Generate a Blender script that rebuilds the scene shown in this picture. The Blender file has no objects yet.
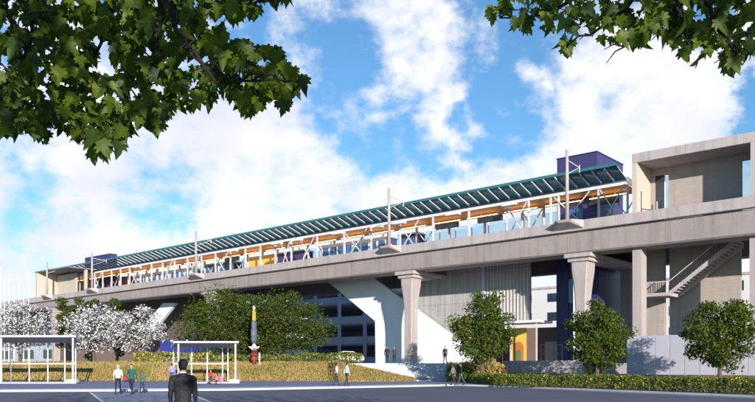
import bpy, bmesh, math, random
import numpy as np
from mathutils import Vector, Matrix, noise as mnoise
random.seed(7); rng = np.random.default_rng(7)
R = math.radians
scn = bpy.context.scene
col = scn.collection

# ------------------------------------------------------------------ layout
HOR, CX, F, CAMH = 366.0, 377.5, 755.0, 1.65
ES = Vector((0.7617, -0.6480, 0)); ET = Vector((0.6480, 0.7617, 0))   # along / across the viaduct
N0 = 66.4; S0 = -51.6
YAW = math.atan2(-0.6480, 0.7617)
def L(s, t, z=0.0):
    return ES*(s+S0) + ET*(t+N0) + Vector((0, 0, z))
def sx(x, t):
    r = (x-CX)/F; D = (N0+t)/(0.648*r+0.7617)
    return D*(0.7617*r-0.648) - S0
def zt(x, y, t):
    r = (x-CX)/F; D = (N0+t)/(0.648*r+0.7617)
    return CAMH + (HOR-y)*D/F
def gp(x, y, z=0.0):
    D = F*(CAMH-z)/(y-HOR); return Vector(((x-CX)/F*D, D, z))
def dp(x, D, z=0.0):
    return Vector(((x-CX)/F*D, D, z))
def pp(x, y, D):
    return Vector(((x-CX)/F*D, D, CAMH+(HOR-y)*D/F))

# ------------------------------------------------------------------ objects
def tag(o, label=None, cat=None, group=None, kind=None):
    if label: o['label'] = label
    if cat: o['category'] = cat
    if group: o['group'] = group
    if kind: o['kind'] = kind
    return o
def empty(name, loc=(0, 0, 0), rz=0.0, label=None, cat=None, group=None):
    o = bpy.data.objects.new(name, None); col.objects.link(o)
    o.location = loc; o.rotation_euler = (0, 0, rz); o.empty_display_size = 0.3
    return tag(o, label, cat, group)
class MB:
    def __init__(s): s.v = []; s.f = []; s.mi = []; s.cur = 0
    def add(s, vs, fs, m=None):
        b = len(s.v); s.v += [tuple(p) for p in vs]
        for q in fs:
            s.f.append(tuple(b+i for i in q)); s.mi.append(s.cur if m is None else m)
        return s
    def box(s, x0, x1, y0, y1, z0, z1, m=None):
        v = [(x0,y0,z0),(x1,y0,z0),(x1,y1,z0),(x0,y1,z0),(x0,y0,z1),(x1,y0,z1),(x1,y1,z1),(x0,y1,z1)]
        return s.add(v, [(0,3,2,1),(4,5,6,7),(0,1,5,4),(1,2,6,5),(2,3,7,6),(3,0,4,7)], m)
    def prism(s, poly, axis, a, b, m=None):
        """poly in the two other axes, extruded along axis from a to b"""
        n = len(poly)
        def mk(p, k):
            if axis == 'x': return (k, p[0], p[1])
            if axis == 'y': return (p[0], k, p[1])
            return (p[0], p[1], k)
        v = [mk(p, a) for p in poly] + [mk(p, b) for p in poly]
        f = [tuple(range(n)), tuple(range(2*n-1, n-1, -1))]
        for i in range(n):
            j = (i+1) % n; f.append((j, i, n+i, n+j))
        return s.add(v, f, m)
    def bar(s, p0, p1, w, h=None, m=None):
        h = h or w; p0 = Vector(p0); p1 = Vector(p1); d = (p1-p0).normalized()
        up = Vector((0,0,1)) if abs(d.z) < 0.95 else Vector((0,1,0))
        a = d.cross(up).normalized()*w/2; b = a.normalized().cross(d)*h/2
        v = [p0-a-b, p0+a-b, p0+a+b, p0-a+b, p1-a-b, p1+a-b, p1+a+b, p1-a+b]
        return s.add(v, [(0,3,2,1),(4,5,6,7),(0,1,5,4),(1,2,6,5),(2,3,7,6),(3,0,4,7)], m)
    def tube(s, pts, rad, n=8, m=None):
        pts = [Vector(p) for p in pts]
        if not hasattr(rad, '__len__'): rad = [rad]*len(pts)
        vs = []; fs = []; prev = None
        for i, p in enumerate(pts):
            d = (pts[min(i+1, len(pts)-1)]-pts[max(i-1, 0)]).normalized()
            if prev is None:
                a = d.orthogonal().normalized()
            else:
                a = (prev-d*prev.dot(d)).normalized()
            prev = a; b = d.cross(a)
            for k in range(n):
                t = 2*math.pi*k/n
                vs.append(p+(a*math.cos(t)+b*math.sin(t))*rad[i])
        for i in range(len(pts)-1):
            for k in range(n):
                k2 = (k+1) % n
                fs.append((i*n+k, i*n+k2, (i+1)*n+k2, (i+1)*n+k))
        fs.append(tuple(range(n-1, -1, -1))); fs.append(tuple((len(pts)-1)*n+k for k in range(n)))
        return s.add(vs, fs, m)
    def lathe(s, prof, c=(0,0,0), n=16, sxy=(1,1), m=None, wob=None):
        vs = []; fs = []
        for (r, z) in prof:
            for k in range(n):
                t = 2*math.pi*k/n; rr = r*(wob(k, z) if wob else 1)
                vs.append((c[0]+rr*math.cos(t)*sxy[0], c[1]+rr*math.sin(t)*sxy[1], c[2]+z))
        for i in range(len(prof)-1):
            for k in range(n):
                k2 = (k+1) % n
                fs.append((i*n+k, i*n+k2, (i+1)*n+k2, (i+1)*n+k))
        fs.append(tuple(range(n-1, -1, -1))); fs.append(tuple((len(prof)-1)*n+k for k in range(n)))
        return s.add(vs, fs, m)
    def build(s, name, mats, parent=None, smooth=False, bevel=0.0, fixn=True):
        me = bpy.data.meshes.new(name); me.from_pydata(s.v, [], s.f)
        if not isinstance(mats, (list, tuple)): mats = [mats]
        for m in mats: me.materials.append(m)
        me.polygons.foreach_set('material_index', s.mi)
        if smooth: me.polygons.foreach_set('use_smooth', [True]*len(s.f))
        if fixn:
            bm = bmesh.new(); bm.from_mesh(me); bmesh.ops.recalc_face_normals(bm, faces=bm.faces); bm.to_mesh(me); bm.free()
        me.update()
        o = bpy.data.objects.new(name, me); col.objects.link(o)
        if parent: o.parent = parent
        if bevel:
            b = o.modifiers.new('bevel', 'BEVEL'); b.width = bevel; b.segments = 1; b.limit_method = 'ANGLE'
        return o
def np_mesh(name, v, f, mats, parent=None, mi=None, smooth=False):
    """v (n,3), f (m,k) arrays"""
    v = np.asarray(v, dtype=np.float32); f = np.asarray(f, dtype=np.int32); k = f.shape[1]
    me = bpy.data.meshes.new(name)
    me.vertices.add(len(v)); me.vertices.foreach_set('co', v.ravel())
    me.loops.add(f.size); me.loops.foreach_set('vertex_index', f.ravel())
    me.polygons.add(len(f)); me.polygons.foreach_set('loop_start', np.arange(0, f.size, k, dtype=np.int32))
    if not isinstance(mats, (list, tuple)): mats = [mats]
    for m in mats: me.materials.append(m)
    if mi is not None: me.polygons.foreach_set('material_index', np.asarray(mi, dtype=np.int32))
    if smooth: me.polygons.foreach_set('use_smooth', np.ones(len(f), dtype=bool))
    me.update(calc_edges=True); me.validate()
    o = bpy.data.objects.new(name, me); col.objects.link(o)
    if parent: o.parent = parent
    return o
def copy_tree(o, parent=None):
    c = o.copy(); col.objects.link(c)
    if parent: c.parent = parent
    for ch in [k for k in bpy.data.objects if k.parent == o]:
        copy_tree(ch, c)
    return c

# ------------------------------------------------------------------ materials
def mat(name, c, rough=0.75, var=0.10, scale=1.2, fine=18.0, bump=0.0, c2=None, metal=0.0, spec=0.4, trans=0.0, coords='Object', brick=None, streak=0.0):
    m = bpy.data.materials.new(name); m.use_nodes = True
    nt = m.node_tree; N = nt.nodes; K = nt.links
    b = N['Principled BSDF']; b.inputs['Roughness'].default_value = rough
    b.inputs['Metallic'].default_value = metal; b.inputs['Specular IOR Level'].default_value = spec
    tc = N.new('ShaderNodeTexCoord')
    n1 = N.new('ShaderNodeTexNoise'); n1.inputs['Scale'].default_value = scale; n1.inputs['Detail'].default_value = 6; n1.inputs['Roughness'].default_value = 0.65
    n2 = N.new('ShaderNodeTexNoise'); n2.inputs['Scale'].default_value = fine; n2.inputs['Detail'].default_value = 4
    K.new(tc.outputs[coords], n1.inputs['Vector']); K.new(tc.outputs[coords], n2.inputs['Vector'])
    a = N.new('ShaderNodeMath'); a.operation = 'MULTIPLY_ADD'; a.inputs[1].default_value = 0.45; K.new(n2.outputs['Fac'], a.inputs[0]); 
    a0 = N.new('ShaderNodeMath'); a0.operation = 'MULTIPLY'; a0.inputs[1].default_value = 0.55; K.new(n1.outputs['Fac'], a0.inputs[0]); K.new(a0.outputs[0], a.inputs[2])
    mr = N.new('ShaderNodeMapRange'); mr.inputs['From Min'].default_value = 0.32; mr.inputs['From Max'].default_value = 0.68; K.new(a.outputs[0], mr.inputs['Value'])
    mx = N.new('ShaderNodeMix'); mx.data_type = 'RGBA'
    ca = tuple(max(0, x*(1-var)) for x in c); cb = tuple(min(1, x*(1+var)) for x in c) if c2 is None else c2
    if c2 is not None: ca = c
    mx.inputs['A'].default_value = (*ca, 1); mx.inputs['B'].default_value = (*cb, 1)
    K.new(mr.outputs[0], mx.inputs['Factor'])
    out = mx.outputs['Result']
    if streak:
        mp = N.new('ShaderNodeMapping'); mp.inputs['Scale'].default_value = (2.2, 2.2, 0.12); K.new(tc.outputs[coords], mp.inputs['Vector'])
        n3 = N.new('ShaderNodeTexNoise'); n3.inputs['Scale'].default_value = 1.0; n3.inputs['Detail'].default_value = 5; K.new(mp.outputs[0], n3.inputs['Vector'])
        r3 = N.new('ShaderNodeMapRange'); r3.inputs['From Min'].default_value = 0.45; r3.inputs['From Max'].default_value = 0.75
        r3.inputs['To Min'].default_value = 1.0; r3.inputs['To Max'].default_value = 1.0-streak; K.new(n3.outputs['Fac'], r3.inputs['Value'])
        m3 = N.new('ShaderNodeMix'); m3.data_type = 'RGBA'; m3.blend_type = 'MULTIPLY'; m3.inputs['Factor'].default_value = 1
        K.new(out, m3.inputs['A']); K.new(r3.outputs[0], m3.inputs['B']); out = m3.outputs['Result']
    if brick:
        bw, bh, mort, dark = brick
        sp = N.new('ShaderNodeSeparateXYZ'); K.new(tc.outputs[coords], sp.inputs[0])
        ad = N.new('ShaderNodeMath'); ad.operation = 'ADD'; K.new(sp.outputs['X'], ad.inputs[0]); K.new(sp.outputs['Y'], ad.inputs[1])
        cm = N.new('ShaderNodeCombineXYZ'); K.new(ad.outputs[0], cm.inputs['X']); K.new(sp.outputs['Z'], cm.inputs['Y'])
        bt = N.new('ShaderNodeTexBrick'); bt.inputs['Scale'].default_value = 1; bt.inputs['Brick Width'].default_value = bw; bt.inputs['Row Height'].default_value = bh
        bt.inputs['Mortar Size'].default_value = mort; bt.offset = 0.0 if bh > 0.8 else 0.5
        bt.inputs['Color1'].default_value = (1,1,1,1); bt.inputs['Color2'].default_value = (0.93,0.93,0.93,1); bt.inputs['Mortar'].default_value = (dark,dark,dark,1)
        K.new(cm.outputs[0], bt.inputs['Vector'])
        m4 = N.new('ShaderNodeMix'); m4.data_type = 'RGBA'; m4.blend_type = 'MULTIPLY'; m4.inputs['Factor'].default_value = 1
        K.new(out, m4.inputs['A']); K.new(bt.outputs['Color'], m4.inputs['B']); out = m4.outputs['Result']
    K.new(out, b.inputs['Base Color'])
    if bump:
        bp = N.new('ShaderNodeBump'); bp.inputs['Strength'].default_value = bump; bp.inputs['Distance'].default_value = 0.02
        K.new(n2.outputs['Fac'], bp.inputs['Height']); K.new(bp.outputs[0], b.inputs['Normal'])
    if trans:
        t = N.new('ShaderNodeBsdfTranslucent'); K.new(out, t.inputs['Color'])
        ms = N.new('ShaderNodeMixShader'); ms.inputs[0].default_value = trans
        K.new(b.outputs[0], ms.inputs[1]); K.new(t.outputs[0], ms.inputs[2]); K.new(ms.outputs[0], N['Material Output'].inputs['Surface'])
    return m
def glassy(name, tint, opacity, rough=0.05, diff=None):
    """sheet glass: clear part + glossy / tinted part"""
    m = bpy.data.materials.new(name); m.use_nodes = True
    nt = m.node_tree; N = nt.nodes; K = nt.links
    b = N['Principled BSDF']; b.inputs['Base Color'].default_value = (*(diff or tint), 1); b.inputs['Roughness'].default_value = rough; b.inputs['Specular IOR Level'].default_value = 0.6
    t = N.new('ShaderNodeBsdfTransparent'); t.inputs['Color'].default_value = (*tint, 1)
    ms = N.new('ShaderNodeMixShader')
    n = N.new('ShaderNodeTexNoise'); n.inputs['Scale'].default_value = 0.5
    mr = N.new('ShaderNodeMapRange'); mr.inputs['To Min'].default_value = max(0, opacity-0.06); mr.inputs['To Max'].default_value = min(1, opacity+0.06)
    K.new(n.outputs['Fac'], mr.inputs['Value']); K.new(mr.outputs[0], ms.inputs[0])
    K.new(t.outputs[0], ms.inputs[1]); K.new(b.outputs[0], ms.inputs[2]); K.new(ms.outputs[0], N['Material Output'].inputs['Surface'])
    return m
M = {}
M['girder'] = mat('girder_concrete', (0.325,0.277,0.260), 0.85, 0.14, 0.35, 9, bump=0.3, streak=0.24, brick=(9.1,60,0.03,0.72))
M['ledge'] = mat('ledge_concrete', (0.45,0.39,0.38), 0.85, 0.10, 0.4, 9, bump=0.25, streak=0.22, brick=(4.55,60,0.025,0.75))
M['soffit'] = mat('shade_dark_concrete', (0.15,0.13,0.13), 0.85, 0.14, 0.3, 6, streak=0.0)  # concrete darkened: the shade under the deck is put into its colour
M['pier'] = mat('pier_concrete', (0.42,0.36,0.345), 0.85, 0.10, 0.5, 8, bump=0.25, streak=0.2)
M['wallc'] = mat('wall_concrete', (0.41,0.345,0.31), 0.85, 0.09, 0.6, 14, bump=0.25, brick=(0.6,0.3,0.012,0.86), streak=0.12)
M['cream'] = mat('cream_render', (0.53,0.465,0.395), 0.85, 0.07, 0.6, 10, streak=0.1)
M['white'] = mat('white_paint', (0.78,0.78,0.78), 0.45, 0.05, 1.5, 12)
M['postgrey'] = mat('pale_grey_steel', (0.60,0.60,0.62), 0.45, 0.06, 1.5, 12)
M['whitewall'] = mat('white_panel_wall', (0.80,0.81,0.83), 0.55, 0.04, 0.5, 10, brick=(1.5,3.0,0.012,0.85), streak=0.06)
M['steel'] = mat('galvanised_steel', (0.58,0.53,0.50), 0.5, 0.08, 2, 20)
M['dark'] = mat('dark_metal', (0.035,0.038,0.05), 0.5, 0.2, 2, 20)
M['purple'] = mat('purple_cladding', (0.055,0.048,0.150), 0.5, 0.10, 0.5, 8, brick=(1.5,1.2,0.02,0.8))
M['navy'] = mat('navy_cladding', (0.03,0.03,0.12), 0.4, 0.12, 0.6, 8, brick=(1.2,2.4,0.02,0.7))
M['wood'] = mat('orange_wood_soffit', (0.74,0.31,0.07), 0.5, 0.25, 0.6, 5, c2=(0.86,0.46,0.15))
M['teal'] = glassy('teal_roof_glass', (0.10,0.30,0.36), 0.60, 0.12, (0.075,0.27,0.30))
M['glass'] = glassy('windscreen_glass', (0.80,0.93,1.0), 0.12, 0.04, (0.25,0.45,0.6))
M['blueglass'] = mat('blue_window_glass', (0.05,0.13,0.32), 0.08, 0.3, 0.5, 3, spec=0.8)
M['darkglass'] = mat('dark_window_glass', (0.02,0.03,0.05), 0.08, 0.3, 0.5, 3, spec=0.8)
M['screenpanel'] = glassy('frosted_screen', (0.80,0.80,0.88), 0.72, 0.5, (0.55,0.54,0.62))
M['greypanel'] = mat('grey_perforated_panel', (0.42,0.40,0.39), 0.6, 0.16, 0.35, 5, brick=(1.0,3.4,0.03,0.62), streak=0.25)
M['garage'] = mat('garage_concrete', (0.48,0.50,0.60), 0.85, 0.1, 0.4, 8, streak=0.15)
M['brownwall'] = mat('brown_brick', (0.22,0.15,0.125), 0.9, 0.12, 0.8, 12, brick=(0.5,0.2,0.015,0.75))
M['bluepaint'] = mat('blue_paint', (0.04,0.05,0.30), 0.45, 0.08, 1, 10)
M['asphalt'] = mat('asphalt', (0.115,0.123,0.168), 0.9, 0.24, 0.12, 14, bump=0.2, coords='Object')
M['asphalt2'] = mat('busway_asphalt', (0.21,0.225,0.36), 0.9, 0.12, 0.2, 14, bump=0.2)
M['crossing'] = mat('crossing_paving', (0.23,0.25,0.33), 0.85, 0.10, 0.3, 10, bump=0.2)
M['paintline'] = mat('road_line_paint', (0.72,0.72,0.72), 0.7, 0.10, 1.5, 14)
M['kerb'] = mat('kerb_concrete', (0.60,0.58,0.56), 0.85, 0.08, 0.6, 10, brick=(1.2,60,0.02,0.6))
M['plaza'] = mat('plaza_paving', (0.27,0.26,0.27), 0.85, 0.1, 0.3, 10)
M['paving'] = mat('pale_paving', (0.58,0.57,0.57), 0.85, 0.07, 0.3, 10)
M['soil'] = mat('bank_soil', (0.16,0.10,0.045), 0.95, 0.3, 0.8, 6, c2=(0.26,0.17,0.06))
M['straw'] = mat('straw_grass', (0.36,0.22,0.075), 0.8, 0.3, 0.35, 2.5, c2=(0.53,0.38,0.15), trans=0.25, coords='Object')
M['fgreen'] = mat('green_grass', (0.12,0.16,0.03), 0.8, 0.3, 0.4, 3, c2=(0.22,0.24,0.05), trans=0.25)
M['ground'] = mat('ground', (0.16,0.16,0.15), 0.95, 0.2, 0.05, 2)
M['leafA'] = mat('dark_green_leaves', (0.024,0.058,0.008), 0.55, 0.3, 1.4, 5, c2=(0.125,0.165,0.018), trans=0.28, spec=0.2)
M['leafB'] = mat('mid_green_leaves', (0.020,0.050,0.008), 0.55, 0.3, 1.2, 5, c2=(0.11,0.14,0.016), trans=0.28, spec=0.2)
M['blossom'] = mat('white_blossom', (0.70,0.66,0.72), 0.7, 0.1, 2, 8, c2=(0.86,0.84,0.86), trans=0.3)
M['twigleaf'] = mat('bronze_leaflets', (0.10,0.075,0.06), 0.7, 0.3, 2, 8, c2=(0.10,0.14,0.05), trans=0.2)
M['bark'] = mat('bark', (0.11,0.085,0.065), 0.95, 0.3, 3, 20, bump=0.5)
M['barkn'] = mat('dark_bark', (0.013,0.010,0.008), 0.9, 0.3, 6, 40, bump=0.4)
M['nearleaf2'] = mat('maple_leaves_light', (0.07,0.13,0.010), 0.45, 0.3, 4, 14, c2=(0.20,0.27,0.02), trans=0.55, spec=0.3)
M['nearleaf3'] = mat('maple_leaves_deep', (0.014,0.042,0.006), 0.5, 0.3, 4, 14, c2=(0.05,0.095,0.010), trans=0.45, spec=0.35)
M['nearleaf'] = mat('maple_leaves', (0.034,0.080,0.007), 0.5, 0.3, 2.2, 8, c2=(0.14,0.205,0.014), trans=0.5, spec=0.3)
M['hedge'] = mat('hedge_leaves', (0.06,0.10,0.015), 0.6, 0.3, 1.0, 6, c2=(0.20,0.23,0.03), trans=0.25)
M['yflower'] = mat('yellow_flowers', (0.55,0.46,0.06), 0.6, 0.2, 2, 8, trans=0.25)
M['skin'] = mat('skin', (0.52,0.30,0.21), 0.55, 0.06, 6, 30)
M['skin2'] = mat('brown_skin', (0.30,0.16,0.10), 0.55, 0.06, 6, 30)
M['hairk'] = mat('dark_hair', (0.022,0.014,0.010), 0.55, 0.3, 20, 80, bump=0.6)
M['suit'] = mat('black_suit', (0.012,0.012,0.015), 0.7, 0.25, 3, 60, bump=0.3)
M['suit2'] = mat('charcoal_suit', (0.04,0.04,0.05), 0.75, 0.2, 3, 40)
M['trouser'] = mat('dark_trousers', (0.02,0.02,0.03), 0.8, 0.2, 3, 40)
M['shirt'] = mat('white_shirt', (0.72,0.72,0.74), 0.75, 0.06, 4, 30)
M['bshirt'] = mat('pale_blue_shirt', (0.48,0.56,0.74), 0.75, 0.06, 4, 30)
M['gtop'] = mat('dark_green_top', (0.015,0.10,0.075), 0.8, 0.15, 4, 30)
M['gtop2'] = mat('grey_green_top', (0.06,0.13,0.11), 0.8, 0.15, 4, 30)
M['greytop'] = mat('grey_top', (0.16,0.17,0.21), 0.8, 0.15, 4, 30)
M['lilac'] = mat('lilac_top', (0.30,0.26,0.68), 0.8, 0.1, 4, 30)
M['red'] = mat('red_cloth', (0.60,0.03,0.035), 0.8, 0.1, 4, 30)
M['pink'] = mat('pink_cloth', (0.75,0.16,0.30), 0.8, 0.1, 4, 30)
M['denim'] = mat('blue_denim', (0.06,0.08,0.16), 0.8, 0.2, 4, 30)
M['shoe'] = mat('black_shoes', (0.012,0.012,0.012), 0.4, 0.2, 4, 30)
M['eye'] = mat('eye', (0.02,0.015,0.012), 0.2, 0.1)
M['yellow'] = mat('yellow_panel', (0.72,0.46,0.09), 0.5, 0.08, 1, 10)
M['orange'] = mat('orange_panel', (0.55,0.17,0.04), 0.5, 0.08, 1, 10)
M['greenp'] = mat('green_panel', (0.12,0.20,0.09), 0.5, 0.08, 1, 10)
M['sgrey'] = mat('sculpture_grey', (0.13,0.14,0.19), 0.35, 0.3, 1.5, 6, metal=0.3)
M['sred'] = mat('sculpture_red', (0.20,0.028,0.018), 0.4, 0.15, 2, 10)
M['carwhite'] = mat('white_car_paint', (0.75,0.76,0.78), 0.25, 0.02, 1, 10, spec=0.6)
M['rubber'] = mat('tyre_rubber', (0.02,0.02,0.02), 0.9, 0.1)
M['farwall'] = mat('pale_render', (0.62,0.60,0.58), 0.85, 0.06, 0.2, 5)
M['hill'] = mat('wooded_hill', (0.05,0.085,0.08), 0.95, 0.3, 0.01, 0.06, c2=(0.09,0.12,0.10))
M['flap'] = mat('shelter_roof', (0.20,0.20,0.24), 0.6, 0.08, 0.5, 10)

# ------------------------------------------------------------------ ground, road, pavement
def sheet(name, poly, z, m, thick=None, kind='structure'):
    mb = MB()
    if thick is None:
        mb.add([(p[0], p[1], z) for p in poly], [tuple(range(len(poly)))])
    else:
        mb.prism([(p[0], p[1]) for p in poly], 'z', z-thick, z)
    o = mb.build(name, m); tag(o, kind=kind); return o
sheet('ground', [(-2500,-400),(2500,-400),(2500,3000),(-2500,3000)], -0.30, M['ground'])
# kerb polyline (bottom of the kerb in the picture)
KL = [Vector((-110,20,0)), gp(-60,393), gp(0,392), gp(120,391.4), gp(230,390.6), gp(340,388.4), gp(415,386.8), gp(455,385.8), gp(500,387.0), gp(600,391.2), gp(755,397.8)]
kd = (KL[-1]-KL[-3]).normalized(); KL.append(KL[-1]+kd*34)
road = [(p.x,p.y) for p in KL] + [(120,-40),(60,-80),(-110,-80)]
sheet('road', road, 0.0, M['asphalt'])
def offs(poly, d):
    out = []
    for i, p in enumerate(poly):
        t = (poly[min(i+1,len(poly)-1)]-poly[max(i-1,0)]).normalized()
        out.append(p+Vector((-t.y, t.x, 0))*d)
    return out
def ribbon(name, A, B, z, m, thick):
    mb = MB(); n = len(A)
    v = [(p.x,p.y,z) for p in A]+[(p.x,p.y,z) for p in B]+[(p.x,p.y,z-thick) for p in A]+[(p.x,p.y,z-thick) for p in B]
    f = []
    for i in range(n-1):
        f += [(i,i+1,n+i+1,n+i), (2*n+i,2*n+i+1,i+1,i), (n+i,n+i+1,3*n+i+1,3*n+i), (2*n+i,3*n+i,3*n+i+1,2*n+i+1)]
    f += [(0,n,3*n,2*n),(n-1,3*n-1,4*n-1,2*n-1)]
    mb.add(v, f); o = mb.build(name, m); tag(o, kind='structure'); return o
K1 = offs(KL, 0.32)
ribbon('kerb', KL, K1, 0.13, M['kerb'], 0.4)
K2 = offs(KL[:8], 3.0)
ribbon('pavement_strip', K1[:8], K2, 0.124, M['paving'], 0.4)
# busway / pavement behind: a big slab at z .118 that runs under the bank, the steps and the planting
back = [(p.x,p.y) for p in K1] + [(90,60),(60,110),(-260,110),(-260,20)]
sheet('pavement', back, 0.118, M['asphalt2'])
# crossing with its edge lines
cl = [gp(89,392.3), gp(96,398), gp(104,404), gp(128,420)]; cr = [gp(186,391.3), gp(199,398), gp(213,404), gp(250,420)]
cr[0] = gp(183,391.4)
sheet('crossing', [(p.x,p.y) for p in cl]+[(p.x,p.y) for p in reversed(cr)], 0.004, M['crossing'])
for A in (cl, cr):
    B = [p+Vector((0.15,0,0)) for p in A]
    sheet('crossing_line', [(p.x,p.y) for p in A]+[(p.x,p.y) for p in reversed(B)], 0.008, M['paintline'])
# lane line along the road on the right
a0 = [KL[8], KL[9], KL[10], KL[11]]
A = offs(a0, -0.75); B = offs(a0, -0.87)
sheet('edge_line', [(p.x,p.y) for p in A]+[(p.x,p.y) for p in reversed(B)], 0.004, M['paintline'])
# ------------------------------------------------------------------ plaza, steps, banks
PZ = 1.95
pl_poly = [dp(-260,84), dp(341,84), dp(341,80), dp(449,80)] 
pl_poly += [L(sx(500,-3.2),-3.2), L(sx(585,-3.2),-3.2), L(sx(585,-3.2),120), L(-220,120)]
sheet('plaza', [(p.x,p.y) for p in pl_poly], PZ, M['plaza'], 2.2)
sheet('lower_yard', [(p.x,p.y) for p in (L(sx(585,-3.2)+.01,-4.2), L(70,-4.2), L(70,120), L(sx(585,-3.2)+.01,120))], 0.9, M['plaza'], 1.2)
mb = MB(); nst = 12
for i in range(nst):
    D0 = 76+4.0*i/nst; z = 0.12+(PZ-0.12)*(i+1)/nst
    xa = (338-CX)/F*80; xb = (447-CX)/F*80
    mb.box(xa, xb, D0, 80.0-0.003, 0.1, z-(0.002 if i == nst-1 else 0))
stp = mb.build('steps', mat('step_stone', (0.47,0.46,0.46), 0.85, 0.10, 0.5, 9, streak=0.15))
tag(stp, 'broad pale stone steps climbing from the street up to the raised plaza', 'steps')
for i in range(nst):
    D0 = 76+4.0*i/nst; z = 0.12+(PZ-0.12)*(i+1)/nst
    MB().box((338-CX)/F*80+.05, (447-CX)/F*80-.05, D0-0.012, D0-0.003, z-0.065, z-0.015).build('nosing_strip', M['garage'], stp)
def bank(name, cols, nrow=10):
    """cols: list of (front point, back point); bulging slope"""
    mb = MB(); n = len(cols); v = []; f = []
    for (a, b) in cols:
        for j in range(nrow+1):
            u = j/nrow; p = a.lerp(b, u); w = mnoise.noise(Vector((p.x*.25,p.y*.25,0)))*0.12*math.sin(math.pi*u)
            p.z = a.z+(b.z-a.z)*(0.5*u+0.5*math.sin(u*math.pi/2))+w; v.append(p)
    for i in range(n-1):
        for j in range(nrow):
            q = i*(nrow+1)+j; f.append((q, q+nrow+1, q+nrow+2, q+1))
    mb.add(v, f); o = mb.build(name, M['soil'], smooth=True); tag(o, kind='structure'); return v, nrow
colsL = []
for x in list(range(-160, 336, 8)):
    colsL.append((dp(x,77,0.10), dp(x,84.6,2.02)))
for x in range(338, 430, 6):
    w = max(0.0, (422-x)/(422-338))
    colsL.append((dp(x,76.2-2.6*w-0.02,0.10), dp(x,76.3,0.10+1.9*w)))
vL, nrL = bank('grass_bank', colsL)
colsR = []
K3 = offs(KL[7:], 2.3)
fr = [dp(447,74.5,0.10)] + [Vector((p.x,p.y,0.10)) for p in K3[1:]]
# resample front of the right bed by picture column
for x in list(range(447, 800, 8)):
    # intersection of column with front polyline
    best = None
    for i in range(len(fr)-1):
        a, b = fr[i], fr[i+1]
        ra = CX+F*a.x/a.y; rb = CX+F*b.x/b.y
        if min(ra,rb) <= x <= max(ra,rb):
            u = (x-ra)/(rb-ra) if abs(rb-ra)>1e-6 else 0
            best = a.lerp(b,u); break
    if best is None: continue
    t0 = -3.25 if x < 585 else -4.25
    r = (x-CX)/F; Db = (N0+t0)/(0.648*r+0.7617)
    zb = 1.9 if x < 500 else (1.0 if x < 585 else 0.92)
    if x < 500: Db = 80.2 + (x-447)*0.0
    colsR.append((best, dp(x,Db,zb)))
vR, nrR = bank('planting_bed', colsR)
def blades(name, cols_v, nrow, n, mats, h=(0.10,0.32), zmin=None, pg=0.22, sel=None):
    V = []; Fc = []; MI = []
    P = np.array([[p.x,p.y,p.z] for p in cols_v]).reshape(-1, nrow+1, 3)
    nc = P.shape[0]
    k = 0
    while k < n:
        i = rng.integers(0, nc-1); j = rng.integers(0, nrow); u, w = rng.random(2)
        p = (P[i,j]*(1-u)+P[i+1,j]*u)*(1-w)+(P[i,j+1]*(1-u)+P[i+1,j+1]*u)*w
        if sel and not sel(p): k += 0.2; continue
        g = mnoise.noise(Vector((p[0]*.22, p[1]*.22, 3.0)))
        hh = rng.uniform(*h)*(1+0.5*g); a = rng.uniform(0, 2*math.pi); ww = 0.035+0.035*rng.random()
        lean = rng.normal(0, 0.22, 2)*hh
        d = np.array([math.cos(a), math.sin(a), 0])*ww
        b = len(V)
        V += [p-d, p+d, p+np.array([lean[0]*.5, lean[1]*.5, hh*.6])+d*.8, p+np.array([lean[0], lean[1], hh])]
        Fc.append((b,b+1,b+2,b+3)); MI.append(1 if rng.random() < pg+0.9*max(0,g) else 0)
        k += 1
    o = np_mesh(name, V, Fc, mats, mi=MI); tag(o, kind='stuff'); return o
o = blades('straw_grass', vL, nrL, 42000, [M['straw'], M['fgreen']], sel=lambda p: abs(p[0]) < p[1]*0.53+2)
tag(o, 'straw gold ornamental grass covering the bank below the plaza', 'grass')
o = blades('bed_grass', vR, nrR, 5000, [M['straw'], M['fgreen']], sel=lambda p: 5.0 < p[0] < 12.3, pg=0.45)
tag(o, 'straw and green grass in the planting bed beside the steps', 'grass')

# ------------------------------------------------------------------ viaduct
TL, TG = -1.6, -1.2
zLT = zt(620,214.5,TL); zLB = zt(620,225.0,TL); zGB = zt(620,248.6,TG); zDK = zLT-0.9
SA, SB = -330.0, 62.0
org = L(0,0,0)
GR = 0.0075; GS = 22.0
def grade(s): return -GR*(GS-s)
def graded(o):
    o.rotation_euler = (0, -GR, o.rotation_euler[2]); o.location.z += grade(0.0); return o
v = empty('railway_viaduct', org, YAW, 'long pinkish concrete elevated railway guideway with projecting parapet ledge carrying the station', 'viaduct')
graded(MB().box(SA,SB,TL,-1.0,zLB,zLT).build('parapet_ledge', M['ledge'], v, bevel=0.04))
graded(MB().box(SA,SB,13.2,13.8,zLB,zLT).build('rear_parapet', M['ledge'], v))
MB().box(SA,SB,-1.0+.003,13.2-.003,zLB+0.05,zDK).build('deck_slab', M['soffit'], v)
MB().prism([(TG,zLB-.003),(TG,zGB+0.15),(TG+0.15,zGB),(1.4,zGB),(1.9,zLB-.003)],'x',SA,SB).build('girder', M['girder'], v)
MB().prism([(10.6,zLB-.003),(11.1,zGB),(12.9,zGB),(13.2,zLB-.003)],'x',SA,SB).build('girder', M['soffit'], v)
for ssx in (500, 640):
    pass
# rails on the deck
for tr in (1.6, 3.05):
    MB().box(SA,SB,tr-.05,tr+.05,zDK+.003,zDK+0.16).build('rail', M['steel'], v)
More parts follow.
